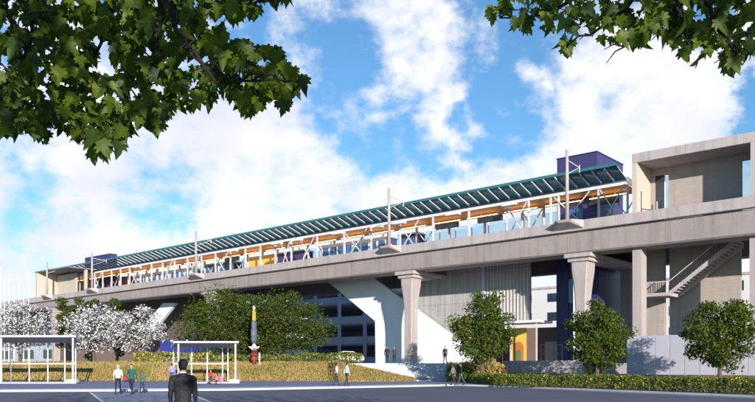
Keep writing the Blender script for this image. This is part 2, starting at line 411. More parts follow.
# piers
pier_base = PZ
def make_pier(s, zb, label):
    p = empty('pier', L(s,0,zb), YAW, label, 'pier', 'piers carrying the viaduct')
    H = zGB-zb-0.75
    rings = []
    prof = [(0.0,0.56,0.58),(H*0.58,0.56,0.58),(H*0.70,0.60,0.62),(H*0.82,0.71,0.73),(H*0.92,0.82,0.84),(H,0.86,0.86)]
    mb = MB(); n = 0
    def ring(hw, hd, z):
        c = 0.13
        return [(-hw,-hd+c,z),(-hw+c,-hd,z),(hw-c,-hd,z),(hw,-hd+c,z),(hw,hd-c,z),(hw-c,hd,z),(-hw+c,hd,z),(-hw,hd-c,z)]
    vs = []; fs = []
    for (z,hw,hd) in prof: vs += ring(hw,hd,z)
    for i in range(len(prof)-1):
        for k in range(8): fs.append((i*8+k,i*8+(k+1)%8,(i+1)*8+(k+1)%8,(i+1)*8+k))
    fs += [tuple(range(7,-1,-1)), tuple(len(vs)-8+k for k in range(8))]
    mb.add(vs,fs); mb.build('shaft', M['pier'], p)
    MB().box(-1.1,1.1,-1.0,2.6,H+.003,H+0.36).box(-1.35,1.35,-1.25,12.8,H+0.363,H+0.745).build('cap', M['ledge'], p, bevel=0.04)
    # rear shaft under the far girder
    MB().box(-0.8,0.8,10.6,12.4,0,H+0.36).build('shaft', M['pier'], p)
make_pier(0.0, PZ, 'flared concrete pier rising from the plaza between the two white walls')
make_pier(sx(583,0), 0.9, 'flared concrete pier behind the middle street tree, beside the navy lift tower')
make_pier(sx(214,0), PZ, 'flared concrete pier half hidden by the big green trees')
make_pier(sx(214,0)-46, PZ, 'distant concrete pier behind the white blossom trees')
# catenary masts
def mast(x, ytop, label):
    s = sx(x,TL-0.3); zb = zLT+grade(s)
    m = empty('catenary_mast', L(s,TL-0.3,zb), YAW, label, 'mast', 'catenary masts along the parapet')
    H = zt(x,ytop,TL-0.3)-zb
    # tapered bracket
    MB().add([(-1.5,0.297,-0.75),(1.5,0.297,-0.75),(1.5,0.297,0.0),(-1.5,0.297,0.0),(-0.55,-0.75,-0.22),(0.55,-0.75,-0.22),(0.75,-0.85,0.0),(-0.75,-0.85,0.0)],
             [(0,1,2,3),(4,7,6,5),(0,4,5,1),(3,2,6,7),(0,3,7,4),(1,5,6,2)]).build('bracket', M['ledge'], m)
    MB().box(-0.35,0.35,-0.35,0.25,0.003,0.12).build('base_plate', M['steel'], m)
    MB().tube([(0,0,0.12),(0,0,H)],[0.20,0.14],10).build('pole', M['pier'], m, smooth=True)
    MB().tube([(0,0,H*0.86),(0,2.6,H*0.83)],0.05,6).tube([(0,0,H*0.66),(0,2.4,H*0.82)],0.035,6).tube([(0,2.6,H*0.87),(0,2.6,H*0.76)],0.045,6).build('arm', M['steel'], m)
    MB().tube([(0,2.6,H*0.76),(0,3.2,H*0.70)],0.03,6).build('insulator', M['dark'], m)
mast(567,150,'tallest catenary mast in front of the purple lift tower')
mast(389,188,'catenary mast above the plaza pier')
mast(196,231,'catenary mast between the big green trees and the blossom trees, above the canopy')
mast(92,253,'catenary mast in front of the far purple lift tower')
mast(47,262,'farthest catenary mast, left of the platform end wall')

# ------------------------------------------------------------------ platform + canopy
tB = 5.0
c0, c1 = sx(57,3.0), sx(629,5.0)-0.2
can = empty('station_canopy', L(0,0,0), YAW, 'long platform canopy with teal glass louvre overhang, white ribs and orange timber soffit', 'canopy')
graded(can)
zBeam = zt(520,201,tB)-grade(sx(520,tB))
zF = zt(520,182.5,2.8)-grade(sx(520,2.8))
tF = 2.8
def roofz(t): # slope of the glass overhang, rising toward the street
    return zBeam+0.45+(zF-zBeam-0.45)*(tB+0.6-t)/(tB+0.6-tF)
mb = MB(); rib_s = []
nrib = 84; ds = (c1-c0)/nrib
for i in range(nrib):
    s0_ = c0+ds*i+0.015; s1_ = c0+ds*(i+1)-0.015
    # each pane: a slightly stepped louvre
    a = 0.115
    v4 = [(s0_,tF,roofz(tF)+a),(s1_,tF,roofz(tF)-a*.2),(s1_,tB+.6,roofz(tB+.6)-a*.2),(s0_,tB+.6,roofz(tB+.6)+a)]
    v8 = v4+[(p[0],p[1],p[2]+0.035) for p in v4]
    mb.add(v8,[(0,3,2,1),(4,5,6,7),(0,1,5,4),(1,2,6,5),(2,3,7,6),(3,0,4,7)])
mb.build('glass_roof', M['teal'], can)
for i in range(nrib+1):
    s = c0+ds*i
    MB().prism([(tF+0.25,roofz(tF+0.25)-0.07),(tF+0.6,roofz(tF+.6)-0.11),(tB+.55,roofz(tB+.55)-0.13),(tB+.55,roofz(tB+.55)-0.04),(tF+0.25,roofz(tF+0.25)-0.035)],'x',s-0.03,s+0.03).build('rib', M['postgrey'], can)
MB().box(c0,c1,tF-0.06,tF-0.003,roofz(tF)-0.08,roofz(tF)+0.20).build('gutter_edge', M['teal'], can)
MB().box(c0,c1,tB-0.15,tB+0.15,zBeam-0.14,zBeam+0.12).build('beam', M['white'], can)
MB().prism([(tB+0.153,zBeam-0.10),(8.5,zBeam-0.30),(8.5,zBeam-0.1),(tB+0.153,zBeam+0.09)],'x',c0,c1).build('timber_soffit', M['wood'], can)
MB().prism([(tB+.2,zBeam+0.103),(8.7,zBeam+0.103),(8.7,zBeam+0.50),(tB+.6,zBeam+0.75)],'x',c0,c1).build('roof_deck', M['flap'], can)
post_px = [629,600,560,552,530,508,470,434,401,372,345,318,292,276,261,246,231,216,202,188,175,163,152,141,130,121,112,103,95,87,80,73,66]
for x in post_px:
    s = sx(x,tB)
    MB().box(s-0.09,s+0.09,tB-0.09,tB+0.09,zDK+0.9,zBeam-0.143).build('post', M['postgrey'], can)
    MB().box(s-0.11,s+0.11,8.2,8.4,zDK+0.9,zBeam-0.30).build('post', M['steel'], can)
brace_px = [(556,592),(602,626),(508,529),(400,421),(346,369),(282,292),(301,316),(216,230),(188,201),(163,174),(130,141),(95,103)]
for (xa,xb) in brace_px:
    a = sx(xa,tB); b = sx(xb,tB); z0 = zDK+1.0; z1 = zBeam-0.25
    MB().bar((a,tB-0.12,z1),(b,tB-0.12,z0),0.10).bar((a,tB-0.26,z0),(b,tB-0.26,z1),0.10).build('cross_brace', M['postgrey'], can)
    MB().bar((a,8.3,z1-.2),(b,8.3,z0),0.10).bar((a,8.16,z0),(b,8.16,z1-.2),0.10).build('cross_brace', M['steel'], can)
glow = bpy.data.materials.new('warm_strip_light'); glow.use_nodes = True
gb_ = glow.node_tree.nodes['Principled BSDF']; gb_.inputs['Base Color'].default_value = (0.9,0.8,0.6,1); gb_.inputs['Emission Color'].default_value = (1.0,0.62,0.28,1); gb_.inputs['Emission Strength'].default_value = 3.6
for i in range(22):
    a = c0+(c1-c0)*(i+.1)/22; b = c0+(c1-c0)*(i+.9)/22
    MB().box(a,b,6.6,6.72,zBeam-0.62,zBeam-0.56).build('strip_lamp', glow, can)
plf = graded(empty('platform', L(0,0,zDK), YAW, 'raised concrete station platform beneath the canopy', 'platform'))
MB().box(c0,c1,4.2,12.6,0.003,0.95).build('platform_slab', M['ledge'], plf)
MB().box(c0,c1,4.12,4.6,0.953,1.0).build('edge_strip', M['yellow'], plf)
PF = zDK+1.0
# rear windscreen
ws = graded(empty('platform_windscreen', L(0,0,PF), YAW, 'glazed windscreen with pale mullions along the rear of the platform', 'windscreen'))
HW = zBeam-0.2-PF
MB().box(c0+1,c1-6,11.6,11.63,0.15,HW).build('glazing', M['glass'], ws)
mb = MB()
k = c0+1
while k < c1-6:
    mb.box(k-0.05,k+0.05,11.52,11.595,0.0,HW); k += 2.4
mb.box(c0+1,c1-6,11.50,11.59,HW*0.62,HW*0.62+0.08)
mb.build('mullions', M['white'], ws)
# things on the platform
def kiosk(xa,xb,t,h,depth,m,name,label,cat,win=None):
    s0_,s1_ = sx(xa,t),sx(xb,t)
    k = empty(name, L(s0_,t,PF-.02+grade(s0_)), YAW, label, cat)
    W = s1_-s0_
    MB().box(0,W,0,depth,0,h).build('wall', m, k)
    MB().box(-0.1,W+0.1,-0.15,depth+.1,h+.003,h+0.15).build('roof', M['white'], k)
    n = max(1,int(W/1.3))
    if win:
        for i in range(n):
            a = W*(i+0.12)/n; b = W*(i+0.88)/n
            MB().box(a,b,-0.04,-0.003,0.8,h-0.25).build('window', win, k)
    return k
HK = HW-0.75
kiosk(249,275,8.2,HK,2.2,M['yellow'],'kiosk','yellow platform kiosk with pale blue windows under the canopy','kiosk')
kiosk(277,303,8.2,HK,2.0,M['purple'],'equipment_cabin','purple equipment cabin beside the yellow kiosk','cabin')
kiosk(322,386,8.0,HK,2.2,M['white'],'waiting_room','white waiting room with a row of blue windows on the platform','waiting room',M['blueglass'])
kiosk(135,190,8.4,HK,2.0,M['white'],'waiting_room','small white waiting room with blue windows near the far platform end','waiting room',M['blueglass'])
kiosk(205,232,8.4,HK,2.0,M['navy'],'stair_enclosure','navy stair enclosure on the platform between two waiting rooms','stair enclosure',M['blueglass'])
kiosk(399,417,8.4,HK,1.6,M['navy'],'equipment_cabin','navy cabin on the platform above the plaza pier','cabin',M['blueglass'])
# hanging signs
def hsign(x,label):
    s = sx(x,7.0); k = empty('hanging_sign', L(s,7.0,zBeam-0.25+grade(s)), YAW, label, 'sign', 'dark signs hung from the soffit')
    MB().box(-1.6,1.6,-0.15,0.15,-1.02,-0.42).build('panel', M['dark'], k)
    MB().box(-1.2,-1.13,-.03,.03,-0.42,0).box(1.13,1.2,-.03,.03,-0.42,0).build('hanger', M['white'], k)
for x, lb in ((490,'dark hanging sign right of the light fitting, near the right end of the platform'),(447,'dark hanging sign above the plaza between two posts'),(604,'dark hanging sign next to the purple lift tower'),(232,'dark hanging sign above the navy stair enclosure')): hsign(x, lb)
# light fittings along the beam
for i,(x,lb) in enumerate(((510,'white light fitting at the brace nearest the right lift tower'),(453,'white light fitting on the canopy beam above the plaza'),(399,'white light fitting beside the mast above the plaza pier'),
          (377,'white light fitting above the row of blue waiting room windows'),(338,'white light fitting near the left end of the big waiting room'),(297,'white light fitting above the purple equipment cabin'),
          (277,'white light fitting above the yellow kiosk'),(233,'white light fitting over the navy stair enclosure'),(137,'white light fitting at the far end of the canopy'))):
    s = sx(x,3.9); k = empty('light_fitting', L(s,3.9,zBeam-0.45+grade(s)), YAW, lb, 'light', 'white light fittings on the canopy beam')
    MB().box(-0.9,0.9,-0.3,0.3,-0.16,0.14).build('housing', M['white'], k, bevel=0.03)
    MB().bar((0,0.25,0.1),(0,0.95,0.42),0.09).build('bracket', M['white'], k)
# lift towers
def lift_tower(xl,xc,xr,ytop,t,zb,label):
    s0_,s1_ = sx(xl,t),sx(xc,t); zT = zt(xc,ytop,t)
    # depth from the right edge
    lo,hi = 0.5,14
    for _ in range(40):
        mid=(lo+hi)/2; p = L(s1_,t+mid); x = CX+F*p.x/p.y
        if x < xr: lo = mid
        else: hi = mid
    dpt = lo; W = s1_-s0_
    k = empty('lift_tower', L(s0_,t,zb), YAW, label, 'lift tower')
    H = zT-zb
    MB().box(0,W,0,dpt,0,H).build('shaft', M['purple'], k)
    MB().box(-0.05,W+0.05,-0.05,dpt+0.05,H+.003,H+0.12).build('coping', M['navy'], k)
    g = MB().box(W*0.40,W*0.62,-0.05,-0.003,0.2,2.6).build('door', M['darkglass'], k)
    return k, W, dpt, H
lt,W,dpt,H = lift_tower(557,597,623,152,7.0,PZ,'near purple lift tower rising through the canopy behind the tallest mast')
for (a,b) in ((0.30,0.46),(0.50,0.66)):
    MB().box(W*a,W*b,-0.05,-0.003,PF-PZ+0.1,PF-PZ+2.9).build('window', M['blueglass'], lt)
    MB().box(W*a,W*b,-0.05,-0.003,6.3,8.8).build('window', M['blueglass'], lt)
MB().box(-0.02,W*0.30,-0.10,-0.003,0,zLB-PZ-.2).build('cladding_panel', M['navy'], lt)
MB().box(W+.003,W+.06,0.2,dpt-.2,0,zLB-PZ-.2).build('cladding_panel', M['navy'], lt)
MB().box(W*0.68,W+.06,-0.10,-0.003,0,zLB-PZ-.2).build('cladding_panel', M['navy'], lt)
lift_tower(85,110,117,254,9.0,zDK,'far purple lift tower rising above the left end of the canopy')
# left end wall
ew = empty('platform_end_wall', L(c0,0,zLT+grade(c0)), YAW, 'cream concrete end wall closing the far left end of the platform', 'wall')
se = sx(75,0.5)-c0
hE = zBeam+0.4-zLT
MB().box(-0.6,0.0,-0.8,10.5,-0.9,hE).build('wall', M['cream'], ew)
MB().box(0.003,se*0.62,3.0,3.3,-0.9,hE-0.3).build('return_wall', M['cream'], ew)
MB().box(-0.7,se,-0.9,4.6,hE+.003,hE+0.2).build('roof_slab', M['flap'], ew)
MB().box(se-0.8,se-0.3,2.6,3.0,-0.9,hE).build('column', M['cream'], ew)

# ------------------------------------------------------------------ concrete frame at the right, on the viaduct
tb = 1.6
b0 = sx(632,TL); b1 = sx(758,TL); bi = sx(750.5,TL)
hx = empty('concrete_headhouse', L(b0,TL,zLT), YAW, 'open fronted concrete box frame standing on the right end of the viaduct', 'headhouse')
zT = zt(632,154,TL)-zLT; zc = zt(634,163,TL)-zLT; W = b1-b0; Wi = bi-b0; DB = tb-TL
MB().box(0,W,0,DB+2.4,zc,zT).build('roof_slab', M['ledge'], hx, bevel=0.03)
MB().box(0,0.42,0.003,DB,0.003,zc-.003).build('side_wall', M['cream'], hx)
MB().box(Wi,W,0.003,DB,0.003,zc-.003).build('side_wall', M['ledge'], hx)
def wl(x): return sx(x,tb)-b0
wa,wb = wl(655),wl(668.5); zw = zt(661,175,tb)-zLT
wc = wl(741.5)
mb = MB()
mb.box(0.423,wa,DB,DB+0.3,-0.9,zc-.003).box(wa,wb,DB,DB+0.3,zw,zc-.003).box(wb,wc,DB,DB+0.3,-0.9,zc-.003)
zw2 = zt(745,160,tb)-zLT
mb.box(wc,W+3,DB,DB+0.3,zw2,zc-.003)
mb.build('rear_wall', M['wallc'], hx)
wd = MB().box(wa,wa+(wb-wa)*0.7,DB+0.12,DB+0.16,-0.9,zw).build('window', M['darkglass'], hx)
MB().box(wa+(wb-wa)*0.7,wb,DB+0.12,DB+0.16,-0.9,zw).build('window', M['glass'], hx)
MB().box(wa+(wb-wa)*0.68,wa+(wb-wa)*0.73,DB+0.06,DB+0.118,-0.9,zw).build('frame', M['white'], wd)
MB().box(wc,W+3,DB+0.12,DB+0.16,-0.9,zw2).build('window', M['glass'], hx)
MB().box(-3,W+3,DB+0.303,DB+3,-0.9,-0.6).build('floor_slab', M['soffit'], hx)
# small mast with bracket inside the frame
k = empty('signal_post', L(sx(641,-0.6),-0.6,zLT-0.9+0.0), YAW, 'short dark signal post with arm inside the concrete box frame', 'signal')
MB().tube([(0,0,0),(0,0,2.9)],0.07,8).build('pole', M['dark'], k); MB().bar((0,0,1.35),(0.9,0,1.15),0.07).build('arm', M['dark'], k)
k = empty('signal_post', L(sx(657,1.2),1.2,zLT-0.9), YAW, 'slim pale signal post with tilted arm beside the window of the box frame', 'signal')
MB().tube([(0,0,0),(0,0,2.2)],0.05,8).build('pole', M['steel'], k); MB().bar((-0.6,0,1.5),(0.6,0,1.15),0.06).build('arm', M['dark'], k)

# ------------------------------------------------------------------ below the deck, right: column, stair, walls, screen
LY = 0.9
def wallpx(name, xa, xb, t, z0, z1, th, m, label, cat):
    a,b = sx(xa,t),sx(xb,t)
    o = MB().box(0,b-a,0,th,0,z1-z0).build(name, m); o.location = L(a,t,z0); o.rotation_euler = (0,0,YAW)
    return tag(o,label,cat)
k = wallpx('concrete_column',632.5,641,-0.6,LY,zGB-.003,1.3,M['pier'],'square concrete column left of the open stair','column')
k = wallpx('concrete_column',749.5,762,-0.6,LY,zGB-.003,1.3,M['pier'],'square concrete column at the right edge, right of the stair wall','column')
tw = 5.2
wallpx('stair_wall',642,664.5,tw,LY,zLB-.01,0.4,M['wallc'],'narrow concrete wall panel beneath the stair landing','wall')
wallpx('stair_wall',669.5,740.5,tw,LY,zLB-.01,0.4,M['wallc'],'wide concrete wall behind the open stair flight','wall')
st = empty('open_stair', L(sx(641,2.2),2.2,0), YAW, 'open concrete stair with landing and railing climbing right to the viaduct', 'stair')
q0 = sx(641,2.2)
l1 = sx(669,2.2)-q0; zl = zt(655,293,2.2); f1 = sx(735,2.2)-q0; zfu = zt(735,239,2.2)
MB().box(0.003,l1,0,2.7,zl-0.3,zl).build('landing', M['ledge'], st)
nstp = 20; mb = MB()
for i in range(nstp):
    a = l1+(f1-l1)*i/nstp; b = l1+(f1-l1)*(i+1)/nstp; z = zl+(zfu-zl)*(i+1)/nstp
    mb.box(a+.001,b,0.12,2.6,z-0.07,z)
mb.build('treads', M['ledge'], st)
for t0 in (0.0,2.58):
    MB().prism([(l1,zl-0.30),(f1,zfu-0.42),(f1,zfu+0.06),(l1,zl+0.06)],'y',t0,t0+0.11).build('stringer', M['ledge'], st)
mb = MB().bar((0.1,0.05,zl+1.0),(l1,0.05,zl+1.0),0.06).bar((l1,0.05,zl+1.0),(f1,0.05,zfu+1.0),0.06).bar((l1,2.65,zl+1.0),(f1,2.65,zfu+1.0),0.06)
mb.build('handrail', M['steel'], st)
mb = MB()
for i in range(8): a = 0.12+(l1-0.12)*i/7; mb.bar((a,0.05,zl),(a,0.05,zl+1.0),0.035)
for i in range(1,26): a = l1+(f1-l1)*i/26; z = zl+(zfu-zl)*i/26; mb.bar((a,0.05,z),(a,0.05,z+1.0),0.03)
mb.build('balusters', M['dark'], st)
# frosted screen
ts = -4.0
s0_ = sx(627,ts); s1_ = sx(800,ts)
sc = empty('frosted_screen', L(s0_,ts,LY+.0), YAW, 'tall frosted pale lavender screen wall with slim posts in front of the stair', 'screen')
hS = zt(690,334.5,ts)-LY
npan = 11
for i in range(npan):
    a = (s1_-s0_)*i/npan; b = (s1_-s0_)*(i+1)/npan
    MB().box(a+.04,b-.04,0,0.03,0.05,hS).build('panel', M['screenpanel'], sc)
for i in range(npan+1):
    a = (s1_-s0_)*i/npan
    MB().box(a-.035,a+.035,0.035,0.12,0,hS+0.03).build('post', M['steel'], sc)

# ------------------------------------------------------------------ below the deck, middle
tA = 4.0
def polywall(name, pts, t, th, m, label, cat, zmin=PZ, parent=None):
    a = sx(pts[0][0],t)
    P = [(sx(x,t)-a, (zt(x,y,t) if y is not None else zmin)-zmin) for (x,y) in pts]
    mb = MB(); mb.prism([(p[0],max(0,p[1])) for p in P],'y',0,th)
    o = mb.build(name, m); o.location = L(a,t,zmin); o.rotation_euler = (0,0,YAW)
    return tag(o,label,cat)
polywall('escalator_wall',[(316,272),(360,268),(474,352),(474,None),(375.5,None),(375,321)],tA,0.5,M['whitewall'],'white diagonal escalator enclosure wall rising up left behind the plaza pier','wall')
ent = empty('panel_wall', L(sx(404,tA+0.8),tA+0.8,PZ), YAW, 'grey perforated panel wall above the white diagonal escalator wall', 'wall')
q = sx(404,tA+0.8)
x2 = sx(483,tA+.8)-q; x3 = sx(530,tA+.8)-q
zb2 = zt(505,323,tA+.8)-PZ
MB().box(0,x2,0,0.3,0,zLB-PZ-.01).build('panel', M['greypanel'], ent)
MB().box(x2+.003,x3,0,0.3,zb2,zLB-PZ-.01).build('panel', M['greypanel'], ent)
mb = MB()
for i in range(14):
    a = x2+(x3-x2)*(i+.5)/14; mb.box(a-.04,a+.04,-0.12,-.003,zb2,zLB-PZ-.4)
mb.build('fins', M['steel'], ent)
MB().box(x2-.05,x2+.35,-0.25,-0.003,0,zLB-PZ-.4).build('mullion_column', M['garage'], ent)
# entrance canopy + lobby
lob = empty('station_entrance', L(sx(483,tA+1),tA+1,PZ), YAW, 'dim station entrance lobby with doors below a thin white canopy', 'entrance')
q = sx(483,tA+1); e3 = sx(541,tA-1)-q
MB().box(x3-x2-4,e3+0.4,-3.2,0.0,zb2-0.24,zb2-.003).build('entrance_canopy', M['white'], lob)
eb = sx(640,tA+8)-q
MB().box(0.0,sx(562,tA+5)-q,4.0,4.3,0,zb2-.4).build('wall', M['brownwall'], lob)
MB().box(0,0.3,0.303,3.99,0,zb2-.4).build('side_wall', M['brownwall'], lob)
dx = sx(545,tA+5)-q
for i in range(2):
    d = MB().box(dx+i*1.15,dx+i*1.15+1.1,3.92,3.997,0,2.4).build('door', M['cream'], lob)
    MB().box(dx+i*1.15+(.95 if i==0 else .1),dx+i*1.15+(1.0 if i==0 else .15),3.85,3.917,0.95,1.25).build('handle', M['steel'], d)
for a in (x3-x2-0.6, e3):
    MB().box(a-.06,a+.06,-3.0,-2.88,0,zb2-.245).build('post', M['steel'], lob)
mu = empty('mural_panel', L(sx(511,5.0),5.0,PZ), YAW, 'bright orange and yellow panel with green arch beside the entrance', 'panel')
w = sx(526,5.0)-sx(511,5.0); hm = zt(518,328,5.0)-PZ
MB().box(0,w,0,0.12,0,hm).build('board', M['yellow'], mu)
arch = [(w*.5+w*.34*math.cos(t), hm*.45+w*.34*math.sin(t)) for t in [math.pi*i/10 for i in range(11)]]+[(w*.16,0.1),(w*.84,0.1)]
MB().prism(arch,'y',-0.02,-.003).build('arch', M['orange'], mu)
arch = [(w*.5+w*.18*math.cos(t), hm*.30+w*.18*math.sin(t)) for t in [math.pi*i/10 for i in range(11)]]+[(w*.32,0.12),(w*.68,0.12)]
MB().prism(arch,'y',-0.035,-.0225).build('arch', M['greenp'], mu)
# white column by the lift
wallpx('white_column',573.2,577.5,4.6,PZ,zLB-.01,0.5,M['white'],'slim white column left of the pier beside the lift tower','column')
# plaza retaining wall
wallpx('retaining_wall',503,585,-3.5,0.2,zt(545,360.5,-3.5),0.28,M['ledge'],'low concrete retaining wall at the plaza edge behind the hedge','wall')
rl = empty('plaza_railing', L(sx(541,-2.0),-2.0,PZ), YAW, 'thin steel railing on the plaza edge near the lift tower', 'railing')
w = sx(562,-2.0)-sx(541,-2.0)
mb = MB().bar((0,0,1.7),(w,0,1.7),0.06).bar((0,0,0.9),(w,0,0.9),0.04)
for i in range(5): mb.bar((w*i/4,0,0),(w*i/4,0,1.7),0.05)
mb.build('frame', M['dark'], rl)

# parking garage behind
tg = 24.0
ga, gb = sx(232,tg), sx(392,tg)
g = empty('parking_garage', L(ga,tg,PZ), YAW, 'shadowed blue grey multi storey parking garage behind the viaduct', 'garage')
Wg = gb-ga; Hg = 13.5; fl = 3.3
mb = MB()
for i in range(5):
    z = i*fl; mb.box(0,Wg,0,0.35,z-0.003+(0.0),z+1.15)
mb.build('spandrel', M['garage'], g)
for i in range(8):
    a = Wg*i/7
    MB().box(a-.35,a+.35,-0.12,-.003,0,4*fl+1.15).build('column', M['garage'], g)
mb = MB()
for i in range(5): mb.box(0,Wg,0.353,20,i*fl-0.2,i*fl+0.1)
mb.build('floor_slab', M['garage'], g)
MB().box(0,Wg,20.003,20.3,0,4*fl+1.1).build('rear_wall', M['garage'], g)
# left: brown wall, white inclined slab, blue hoarding
tbw = 8.0
polywall('brown_wall',[(52,282),(232,268),(232,None),(52,None)],tbw+2,0.4,M['brownwall'],'dark brown brick wall under the deck left of the big trees','wall')
o = polywall('inclined_stair_wall',[(140,330),(163,303),(176,303),(152,332)],2.2,0.5,M['whitewall'],'white inclined stair side wall under the deck behind the blossom trees','stair')
polywall('utility_hut',[(160,320),(207,318),(207,None),(160,None)],tbw-1,3.0,mat('taupe_render',(0.16,0.12,0.11)),'flat brown utility hut under the deck by the blue hoarding','hut')
ho = empty('blue_hoarding', L(sx(160,5.0),5.0,PZ), YAW, 'bright blue site hoarding with small white lamps behind the shelter', 'hoarding')
w = sx(226,5.0)-sx(160,5.0); hh = zt(180,340,5.0)-PZ
MB().box(0,w,0,0.12,0,hh).build('panel', M['bluepaint'], ho)
for x in (172,187,205):
    a = sx(x,5.0)-sx(160,5.0); MB().box(a-.3,a+.3,-0.14,-.003,hh-.3,hh+0.05).build('lamp', M['white'], ho)

# far buildings and hills
def block(name, loc, W, Dp, H, m, label, rows, cols_, rz=YAW, wm=None):
    b = empty(name, loc, rz, label, 'building')
    MB().box(0,W,0,Dp,0,H).build('wall', m, b)
    MB().box(-.2,W+.2,-.2,Dp+.2,H+.003,H+0.4).build('roof', M['ledge'], b)
    for r_ in range(rows):
        for c in range(cols_):
            a = W*(c+.22)/cols_; e = W*(c+.78)/cols_; z = H*(r_+.3)/rows
            MB().box(a,e,-.05,-.003,z,z+H*0.45/rows).build('window', wm or M['darkglass'], b)
block('apartment_block', L(sx(505,62),62,PZ), 60, 16, zt(545,289,62)-PZ, M['farwall'], 'pale rendered building seen through the gap beneath the deck', 4, 8)
block('grey_office', L(sx(-120,14),14,PZ), 150, 14, zt(40,305,14)-PZ, M['garage'], 'low grey blue building behind the left blossom tree', 3, 14)
mb = MB(); n = 90; vs = []; fs = []
for i in range(n+1):
    a = -1.0+2.0*i/n; x = 1900*math.sin(a*1.15); y = 1900*math.cos(a*1.15)
    h = 95+45*mnoise.noise(Vector((i*.13,0,5)))+18*mnoise.noise(Vector((i*.5,2,5)))
    if a < 0.02: h *= max(0.12, 1-(0.02-a)*3)
    vs += [(x*0.8,y*0.8,-1),(x*0.92,y*0.92,h*.6),(x,y,h),(x*1.1,y*1.1,-1)]
for i in range(n):
    for j in range(3): q = i*4+j; fs.append((q,q+4,q+5,q+1))
mb.add(vs,fs); tag(mb.build('hills', M['hill'], smooth=True), kind='structure')

# white poles, far left
names = ['leftmost tall white pole at the picture edge','short white pole, second from the left edge','white pole, third from the left edge','shortest white pole, fourth from the left','white pole, fifth from the left, behind the blossom tree','short white pole, sixth from the left','tallest white pole, rightmost of the cluster']
for (x,y,lb) in zip((1,4.5,9,14,19,23.5,28.5),(268,280,275,288,276,286,272),names):
    D = 112+ (x*1.7)%9
    o = empty('white_pole', dp(x,D,PZ), 0, lb, 'pole', 'white poles at the far left')
    Hh = CAMH+(HOR-y)*D/F-PZ
    MB().tube([(0,0,0),(0,0,Hh)],[0.085,0.055],8).build('shaft', M['white'], o)
    MB().lathe([(0.02,Hh),(0.13,Hh+0.05),(0.13,Hh+.15),(0.02,Hh+.25)],n=8).build('finial', M['white'], o)

# ------------------------------------------------------------------ shelters
def shelter(name, A, Bx, back, hf, hb, posts, label, z=0.118):
    """A: front left ground point, Bx: length, back: vector to the back edge"""
    k = empty(name, A, 0, label, 'shelter', 'white framed bus shelters')
    bx,by = back
    v4 = [(-.3,-.3,hf),(Bx+.3,-.3,hf),(Bx+.3+bx,by+.3,hb),(-.3+bx,by+.3,hb)]
    v8 = v4+[(p[0],p[1],p[2]+0.10) for p in v4]
    MB().add(v8,[(0,3,2,1),(4,5,6,7),(0,1,5,4),(1,2,6,5),(2,3,7,6),(3,0,4,7)]).build('roof', M['flap'], k)
    mb = MB()
    for i in range(4):
        p,q_ = Vector(v4[i]),Vector(v4[(i+1)%4]); dz = Vector((0,0,0.06))
        mb.bar(p+dz,q_+dz,0.10,0.15)
    mb.build('fascia', M['white'], k)
    for (u,b) in posts:
        x = Bx*u+bx*b; y = by*b; H = hf+(hb-hf)*b-0.02
        MB().bar((x,y,0.10),(x,y,H),0.12 if b==0 else 0.085).build('post', M['white'], k)
    MB().bar((bx,by,1.75),(Bx+bx,by,1.75),0.09).build('rail', M['white'], k)
    MB().prism([(-.3,-.3),(Bx+.4,-.3),(Bx+.4+bx,by+.3),(-.3+bx,by+.3)],'z',0,0.10).build('plinth', M['kerb'], k)
    MB().box(Bx-0.5,Bx+.35,-.25,0.45,0.103,0.36).build('end_block', M['white'], k)
    gl = MB(); gl.bar((bx,by,2.1),(Bx+bx,by,2.1),0.02,hb*0.85); 
    return k
A = gp(178.5,383.2,0.118); Bx = (235.5-178.5)/F*A.y
hf = CAMH+(HOR-342.8)*A.y/F-0.118
hb = CAMH+(HOR-347.3)*(A.y+3.2)/F-0.118
shelter('bus_shelter', A, Bx, (-1.3,3.2), hf, hb, [(0,0),(1,0),(0,1),(0.33,1),(0.62,1),(0.9,1),(1.0,1)],'white framed bus shelter right of the blossom trees, with people waiting inside')
A = gp(-90,383.5,0.118); Bx = (73-(-90))/F*A.y
hf = CAMH+(HOR-337)*A.y/F-0.118; hb = CAMH+(HOR-342.5)*(A.y+3.6)/F-0.118
shelter('bus_shelter', A, Bx, (-1.2,3.6), hf, hb, [(1,0),(0.56,0),(0.2,0),(0.08,1),(0.3,1),(0.58,1),(0.70,1),(0.82,1),(0.93,1),(1,1)],'long empty white framed bus shelter at the left edge')

